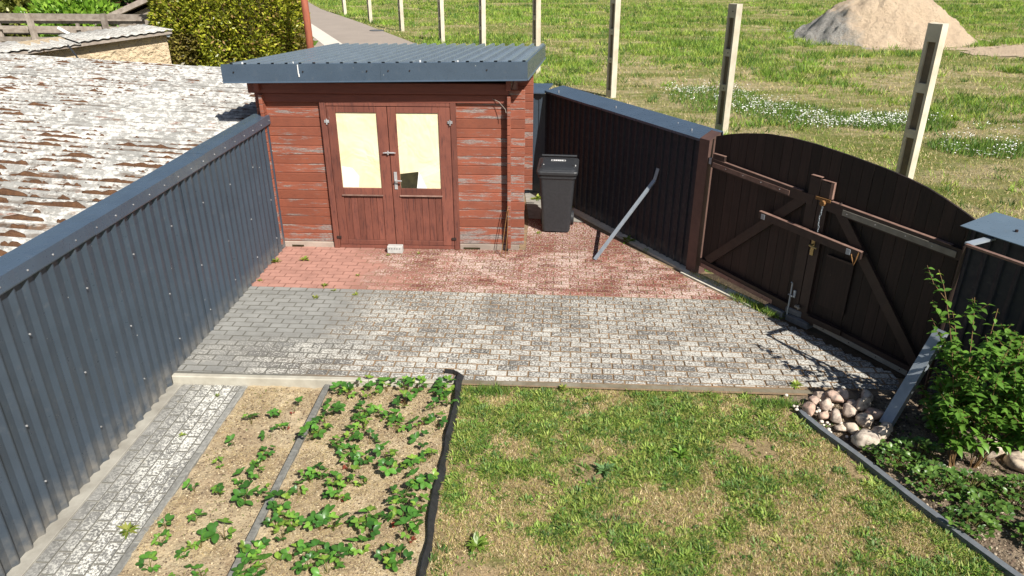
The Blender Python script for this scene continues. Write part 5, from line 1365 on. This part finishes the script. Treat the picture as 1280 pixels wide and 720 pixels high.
BED1 = [(-2.48, 5.09), (-2.31, 5.18), (-2.17, 5.3), (-2.51, 4.8), (-2.25, 4.9), (-2.18, 5.03), (-2.22, 4.55), (-2.52, 4.51), (-2.59, 4.22), (-2.28, 4.34), (-2.37, 4.17), (-2.15, 4.1), (-2.19, 4.65), (-2.16, 4.4), (-2.44, 3.9), (-2.17, 3.76), (-2.31, 3.68), (-2.37, 3.57), (-2.56, 3.48), (-2.58, 3.68), (-2.61, 3.81), (-2.18, 3.42), (-2.3, 3.4), (-2.08, 4.21)]
BED2 = [(-1.58, 5.65), (-1.4, 5.60), (-1.22, 5.61), (-1.11, 5.64), (-0.87, 5.64), (-0.88, 5.52), (-1.84, 5.56), (-1.73, 5.49), (-1.52, 5.47), (-1.81, 5.22), (-1.52, 5.25), (-1.19, 5.36), (-0.93, 5.3), (-0.82, 5.41), (-1.54, 5.14), (-1.82, 5.06), (-1.39, 5.17), (-1.87, 4.86), (-1.82, 4.95), (-1.64, 4.78), (-1.54, 4.85), (-1.38, 4.8), (-1.47, 5.0), (-1.19, 5.0), (-1.23, 5.13), (-1.01, 5.0), (-0.86, 5.05), (-0.95, 4.8), (-1.5, 4.65), (-1.49, 4.53), (-1.36, 4.56), (-1.21, 4.62), (-1.13, 4.42), (-0.97, 4.48), (-0.86, 4.64), (-1.74, 4.34), (-1.68, 4.38), (-1.78, 4.2), (-1.54, 4.29), (-1.43, 4.32), (-1.33, 4.3), (-1.47, 4.12), (-0.98, 4.16), (-0.91, 4.25), (-0.83, 4.24), (-1.87, 4.03), (-1.84, 3.85), (-1.77, 3.9), (-1.7, 3.83), (-1.74, 3.72), (-1.52, 3.84), (-1.42, 3.83), (-1.2, 3.85), (-1.16, 3.9), (-1.01, 4.01), (-0.95, 3.91), (-0.84, 4.01), (-0.86, 3.82), (-1.89, 3.6), (-1.76, 3.47), (-1.62, 3.57), (-1.46, 3.59), (-1.3, 3.53), (-1.18, 3.62), (-1.15, 3.75), (-0.98, 3.55), (-0.89, 3.51), (-1.89, 3.4), (-1.8, 3.38), (-1.47, 3.46), (-1.35, 3.43), (-0.87, 3.73)]
ORD = ['first', 'second', 'third', 'fourth', 'fifth', 'sixth', 'seventh', 'eighth', 'ninth', 'tenth', 'eleventh', 'twelfth', 'thirteenth', 'fourteenth', 'fifteenth', 'sixteenth', 'seventeenth', 'eighteenth', 'nineteenth', 'twentieth', 'twenty first', 'twenty second', 'twenty third', 'twenty fourth', 'twenty fifth']
cols_ = [('narrow bed, side of the path', [p for p in BED1 if p[0] < -2.34]), ('narrow bed, side of the divider kerb', [p for p in BED1 if p[0] >= -2.34]),
         ('wide bed, strip by the kerb', [p for p in BED2 if p[0] < -1.65]), ('wide bed, strip left of its middle', [p for p in BED2 if -1.65 <= p[0] < -1.37]),
         ('wide bed, strip right of its middle', [p for p in BED2 if -1.37 <= p[0] < -1.05]), ('wide bed, strip by black film', [p for p in BED2 if p[0] >= -1.05])]
reds = {(-2.17, 5.3), (-2.18, 5.03), (-1.01, 5.0), (-1.19, 5.36), (-1.49, 4.53), (-1.47, 4.12), (-.95, 3.91), (-1.47, 3.46), (-.87, 3.73)}
sd = 0
for cname, lst in cols_:
    lst = sorted(lst, key=lambda p: -p[1])
    for i, p in enumerate(lst):
        sd += 1; small = 'narrow' in cname; r_ = random.Random(sd * 5)
        nl = r_.randint(2, 5) if small else r_.randint(4, 8); sz = r_.uniform(.62, .85) if small else r_.uniform(.8, 1.05)
        if p in ((-2.17, 3.76), (-2.15, 4.1)): sz = 1.15; nl = 5
        lab = 'strawberry plant in %s, %s from patio' % (cname, ORD[i])
        if p in reds: lab = lab.replace('strawberry plant', 'red leaved strawberry plant')
        strawberry(p[0], p[1], lab, nl, sz, p in reds, sd)
# small seedlings / weeds in the beds
n = 900; x = rng.uniform(-2.7, -.8, n); y = rng.uniform(3.0, 5.6, n); k = (N3.fbm(x * 3, y * 3) > .5) & (abs(x + 1.97) > .05); x, y = x[k], y[k]; n = len(x)
V, F, c = leafblade(np.stack([x, y, bed_z(x, y)], 1), rng.random(n) * 6.28, rng.uniform(.015, .04, n), rng.uniform(.006, .012, n), rng.uniform(.1, .8, n), pal(n, [(.16, .20, .05), (.22, .24, .07), (.10, .15, .03)]))
tag(link('bed_seedlings', npmesh('bed_seedlings', V, F, M['grass'], c)), 'tiny pale weeds sprouting in the strawberry beds', 'weeds', kind='stuff')

# weeds in the paving
YG = [(.24, .30, .05), (.15, .23, .035), (.32, .33, .08)]
for (x_, y_, r_, n_, lab, z_) in [(-3.40, 8.44, .07, 14, 'yellow green weed at the foot of the left fence near the shed', 0), (-3.05, 8.52, .075, 14, 'green rosette weed on the pink paving before the shed', 0),
        (-2.57, 7.74, .05, 12, 'small weed on the red and grey paving border, left of two', 0), (-2.43, 7.62, .035, 10, 'tiny weed on the border of red and grey paving, right of two', 0),
        (-3.40, 7.86, .035, 8, 'tiny yellowish weed at the left fence', 0), (-2.59, 7.42, .045, 10, 'small yellow green weed on the clean grey paving', 0), (-2.15, 7.52, .04, 10, 'small weed in the dark mossy part of the grey paving', 0),
        (1.18, 9.36, .10, 22, 'grassy tuft at the dark fence just right of the leaning strip', 0), (1.39, 9.02, .06, 16, 'smaller grassy tuft at the dark fence nearer the gate', 0),
        (-.05, 9.63, .04, 10, 'small yellowish weed at the left foot of the bin', 0), (-.08, 11.15, .10, 16, 'leafy weed in the gap behind the bin', 0), (.42, 10.72, .07, 14, 'tuft of grass at the fence right of the bin', 0),
        (-2.25, 8.06, .035, 8, 'tiny weed between pink and mossy red paving', 0), (-2.88, 3.80, .07, 16, 'flat yellow green weed on the path', -.08), (-3.0, 4.9, .035, 8, 'tiny weed in the middle of the path', -.08), (-2.95, 5.5, .03, 8, 'tiny weed on the path near the patio step', -.08),
        (.22, 5.64, .05, 14, 'small grass tuft on the kerb between lawn and patio', 0), (2.36, 5.78, .06, 16, 'grassy weed at the paving edge above the stone heap', 0), (-2.0, 8.72, .03, 7, 'tiny weed right of the hollow brick', 0), (-1.62, 8.80, .03, 7, 'tiny weed at the threshold of the right door', 0)]:
    rosette('paving_weed', lab, x_, y_, z_ + .004, r_ * 1.25, n_ + 8, YG, .6)
# grass clump by the blocks
n = 900; a = rng.random(n); x = 2.22 + .36 * a + rng.normal(0, .025, n); y = 7.66 - .50 * a + rng.normal(0, .035, n)
V, F, c = blades(np.stack([x, y, np.zeros(n)], 1), rng.uniform(.03, .10, n), rng.uniform(.005, .012, n), pal(n, GREEN + YG), .9)
tag(link('grass_clump', npmesh('grass_clump', V - np.array([2.4, 7.4, 0]), F, M['grass'], c), None, (2.4, 7.4, 0)), 'green grass clump growing under the left gate leaf beside the blocks', 'grass clump')
n = 500; a = rng.random(n); x = 1.85 + .35 * a + rng.normal(0, .03, n); y = 8.32 - .50 * a + rng.normal(0, .03, n)
V, F, c = blades(np.stack([x, y, np.zeros(n)], 1), rng.uniform(.02, .08, n), rng.uniform(.004, .010, n), pal(n, DRY + YG), .9)
tag(link('grass_clump', npmesh('grass_clump', V - np.array([2.05, 8.1, 0]), F, M['grass'], c), None, (2.05, 8.1, 0)), 'thin dry grass under the gate beside the red brown post', 'grass clump')
# tufts at the kerb of the lawn
for (x_, y_, lab) in ((-.45, 5.60, 'green tuft at the top left corner of the lawn beside the black film'), (2.12, 5.50, 'green tuft at the top right corner of the lawn')):
    n = 700; P = np.stack([x_ + rng.normal(0, .10, n), np.minimum(y_ + rng.normal(0, .035, n), 5.655), np.full(n, -.03)], 1)
    V, F, c = blades(P, rng.uniform(.03, .08, n), rng.uniform(.005, .01, n), pal(n, GREEN), .8)
    tag(link('grass_tuft', npmesh('grass_tuft', V - np.array([x_, y_, 0]), F, M['grass'], c), None, (x_, y_, 0)), lab, 'grass clump', kind='stuff')

# ground cover plants in the right bed
GC = [trifol('leaf', .034, (.075, .15, .03), 21), trifol('leaf', .03, (.055, .12, .025), 22), trifol('leaf', .038, (.10, .18, .035), 23)]
def cushion(x, y, r, h, n, lab, seed):
    r_ = random.Random(seed); t = thing('ground_cover_plant', lab, 'plant', (x, y, 0), 'low leafy plants in the shrub bed'); mb = MB()
    for i in range(n):
        a = i * 2.4; q = math.sqrt((i + .5) / n); lx = x + math.cos(a) * q * r * r_.uniform(.85, 1.1); ly = y + math.sin(a) * q * r * r_.uniform(.85, 1.1); lz = h * (1 - q * q * .7) * r_.uniform(.6, 1.2)
        mb.tube([(x + (lx - x) * .5, y + (ly - y) * .5, .0), (lx, ly, lz)], .0025, 3, cap=False)
        link('leaf', r_.choice(GC), t, (lx, ly, lz), (r_.uniform(-.5, .5), r_.uniform(-.5, .5), a + r_.uniform(-1, 1)), (r_.uniform(.8, 1.3),) * 3)
    mb.build('stem', M['stalk'], t)
cushion(2.78, 4.70, .15, .10, 50, 'leafy cushion plant just below the stone heap inside the edging', 1)
cushion(2.98, 4.42, .20, .13, 75, 'broad leafy cushion plant left of the shrub stems', 2)
cushion(3.02, 4.02, .15, .10, 50, 'small dark cushion plant beside the curved edging, third from the stones', 3)
cushion(3.50, 4.30, .20, .14, 75, 'bright leafy cushion plant in front of the shrub', 4)
cushion(3.42, 3.86, .18, .12, 60, 'leafy cushion plant at the lower right edge of the picture', 5)
cushion(2.98, 4.78, .16, .14, 45, 'shaded leafy plant between shrub and stone heap', 6)
cushion(3.78, 4.1, .15, .12, 36, 'leafy cushion plant at the right picture edge', 7)

cushion(3.2, 4.18, .16, .10, 45, 'leafy cushion plant in the middle of the bed between edging and bright cushion', 8)
cushion(2.68, 4.88, .10, .08, 24, 'small leafy plant touching the front tip of the stone heap', 9)
cushion(3.22, 4.42, .14, .12, 40, 'leafy plant right before the shrub stems', 10)
V, F, c = crumbs(9000, 2.2, 4.4, 2.6, 5.6, rb_z, [(.30, .23, .16), (.16, .11, .08), (.48, .40, .30), (.07, .055, .045)], .004, .014, lambda x, y: (x > edge_x(y) + .02))
tag(link('soil_crumbs', npmesh('soil_crumbs', V, F, M['grass'], c)), 'crumbs of dark earth lying in the bed around the shrub', 'soil crumbs', kind='stuff')
n = 800; x = rng.uniform(2.3, 4.2, n); y = rng.uniform(3.2, 5.3, n); k = (x > edge_x(y) + .04) & (N2.fbm(x * 4, y * 4) > .47); x, y = x[k], y[k]; n = len(x)
V, F, c = leafblade(np.stack([x, y, rb_z(x, y) + .01], 1), rng.random(n) * 6.28, rng.uniform(.02, .05, n), rng.uniform(.012, .026, n), rng.uniform(.1, .9, n), pal(n, GREEN + YG + [(.05, .11, .02)]))
tag(link('creeping_weeds', npmesh('creeping_weeds', V, F, M['grass'], c)), 'small creeping weeds between the cushion plants', 'weeds', kind='stuff')

# big shrub
def oval(name, L, Wd, col, seed):
    r_ = random.Random(seed); V = []; F = []; prof_ = [0, .7, 1, .92, .62, .3, .0]; m_ = len(prof_)
    for i in range(m_):
        t = i / (m_ - 1)
        for k in (-1, 0, 1): V.append((L * t, prof_[i] * Wd / 2 * k, abs(k) * prof_[i] * Wd * .16 - L * .28 * t * t))
    for i in range(m_ - 1):
        for k in (0, 1): a = i * 3 + k; F.append((a, a + 3, a + 4, a + 1))
    c = np.array([col] * len(V)) * np.array([[1 + .1 * r_.uniform(-1, 1)] for _ in V]); c[1::3] *= 1.15
    return npmesh(name, np.array(V), np.array(F), M['leaf'], c, smooth=True)
OV = [oval('leaf', .075, .042, (.085, .18, .026), 1), oval('leaf', .062, .035, (.065, .145, .022), 2), oval('leaf', .082, .045, (.11, .22, .032), 3), oval('leaf', .055, .028, (.24, .36, .05), 4)]
sb = thing('leafy_shrub', 'young green leafy shrub in front of the corner fence', 'shrub', (3.3, 4.75, 0))
st = MB(); r_ = random.Random(3); leaves = []
stems = [((3.16, 4.66), (2.93, 5.02), 1.50, 1), ((3.18, 4.66), (3.04, 4.90), 1.22, 1), ((3.2, 4.68), (3.22, 4.98), 1.30, 1), ((3.22, 4.66), (3.40, 4.96), 1.22, 1), ((3.36, 4.66), (3.62, 4.90), 1.16, 1),
         ((3.2, 4.62), (3.10, 4.72), .80, 0), ((3.25, 4.62), (3.14, 4.62), .55, 0), ((3.38, 4.64), (3.48, 4.52), .85, 0), ((3.42, 4.66), (3.78, 4.68), 1.05, 0), ((3.4, 4.7), (3.70, 4.95), .95, 0),
         ((3.28, 4.68), (3.08, 4.80), 1.0, 0), ((3.3, 4.66), (3.30, 4.62), 1.05, 0), ((3.44, 4.62), (3.90, 4.50), .85, 0), ((3.36, 4.6), (3.64, 4.40), .62, 0), ((3.24, 4.7), (3.08, 4.98), .62, 0), ((3.4, 4.68), (3.52, 4.76), 1.12, 0), ((3.42, 4.7), (3.95, 4.82), 1.05, 0), ((3.3, 4.72), (3.36, 5.05), .8, 0), ((3.4, 4.66), (3.85, 4.95), 1.25, 1), ((3.4, 4.64), (3.72, 4.62), 1.0, 0), ((3.4, 4.62), (3.56, 4.46), .6, 0), ((3.2, 4.66), (3.06, 4.92), .48, 0), ((3.22, 4.68), (3.14, 4.98), .95, 0)]
def stempts(b, t, h, nseg=9):
    return [Vector((b[0] + (t[0] - b[0]) * (k / nseg) ** 1.3, b[1] + (t[1] - b[1]) * (k / nseg) ** 1.3, h * (1 - (1 - k / nseg) ** 1.25))) for k in range(nseg + 1)]
for b, t, h, lead in stems:
    b = (3.20 + (b[0] - 3.2) * .3, 4.66) if b[0] < 3.3 else (3.38 + (b[0] - 3.38) * .4, 4.66)
    if t[1] > 4.7: t = (t[0] * 1.06, t[1] * 1.065); h = 3.65 - (3.65 - h) * 1.06
    pts = stempts(b, t, h); st.tube(pts, .0045, 6, .0022)
    def leafy(pts, n, s0, top=False):
        for k in range(n):
            f = s0 + (1 - s0) * (k + .5) / n; fi = f * (len(pts) - 1); i = min(int(fi), len(pts) - 2); p = pts[i].lerp(pts[i + 1], fi - i)
            az = k * 1.57 + r_.uniform(-.5, .5)
            for q in (0, math.pi):
                leaves.append((p, az + q, r_.uniform(-.35, .45), (.65 if f > .9 else 1) * r_.uniform(.75, 1.15), f))
    leafy(pts, 13, .25)
    for k in range(7 if lead else 10):
        f = r_.uniform(.3, .88); fi = f * (len(pts) - 1); i = min(int(fi), len(pts) - 2); p = pts[i].lerp(pts[i + 1], fi - i); a = r_.uniform(0, 6.28); ln = r_.uniform(.10, .24)
        sp_ = [p, p + Vector((math.cos(a) * ln * .6, math.sin(a) * ln * .6, ln * .35)), p + Vector((math.cos(a) * ln, math.sin(a) * ln, ln * .85))]
        st.tube(sp_, .003, 5, .0015); leafy(sp_, 5, .2)
st.build('stem', M['reed'], sb)
leaves.sort(key=lambda l: l[0].y - l[0].z * .5)
rest_V = []; rest_F = []; rest_C = []; kk = 0
for i, (p, az, pt, sc_, f) in enumerate(leaves):
    me = OV[3] if f > .93 else r_.choice(OV[:3])
    if i % 2 == 0 and i < 600:
        link('leaf', me, sb, p, (r_.uniform(-.3, .3), -pt, az), (sc_,) * 3)
    else:
        n = len(me.vertices); co = np.empty(n * 3, np.float32); me.vertices.foreach_get('co', co); co = co.reshape(-1, 3) * sc_
        Mx = np.array(Matrix.Rotation(az, 3, 'Z') @ Matrix.Rotation(-pt, 3, 'Y') @ Matrix.Rotation(r_.uniform(-.3, .3), 3, 'X')); co = co @ Mx.T + np.array(p)
        fi = np.array([tuple(q.vertices) for q in me.polygons]); cc = np.empty(n * 4, np.float32); me.attributes['Col'].data.foreach_get('color', cc)
        rest_V.append(co); rest_F.append(fi + kk); rest_C.append(cc.reshape(-1, 4)[:, :3] * r_.uniform(.8, 1.2)); kk += n
o = link('foliage', npmesh('foliage', np.concatenate(rest_V) - np.array(sb.location), np.concatenate(rest_F), M['leaf'], np.concatenate(rest_C), True), sb); o['kind'] = 'stuff'
print('leaves', len(leaves), 'moss', nm, 'objs', len(bpy.data.objects))
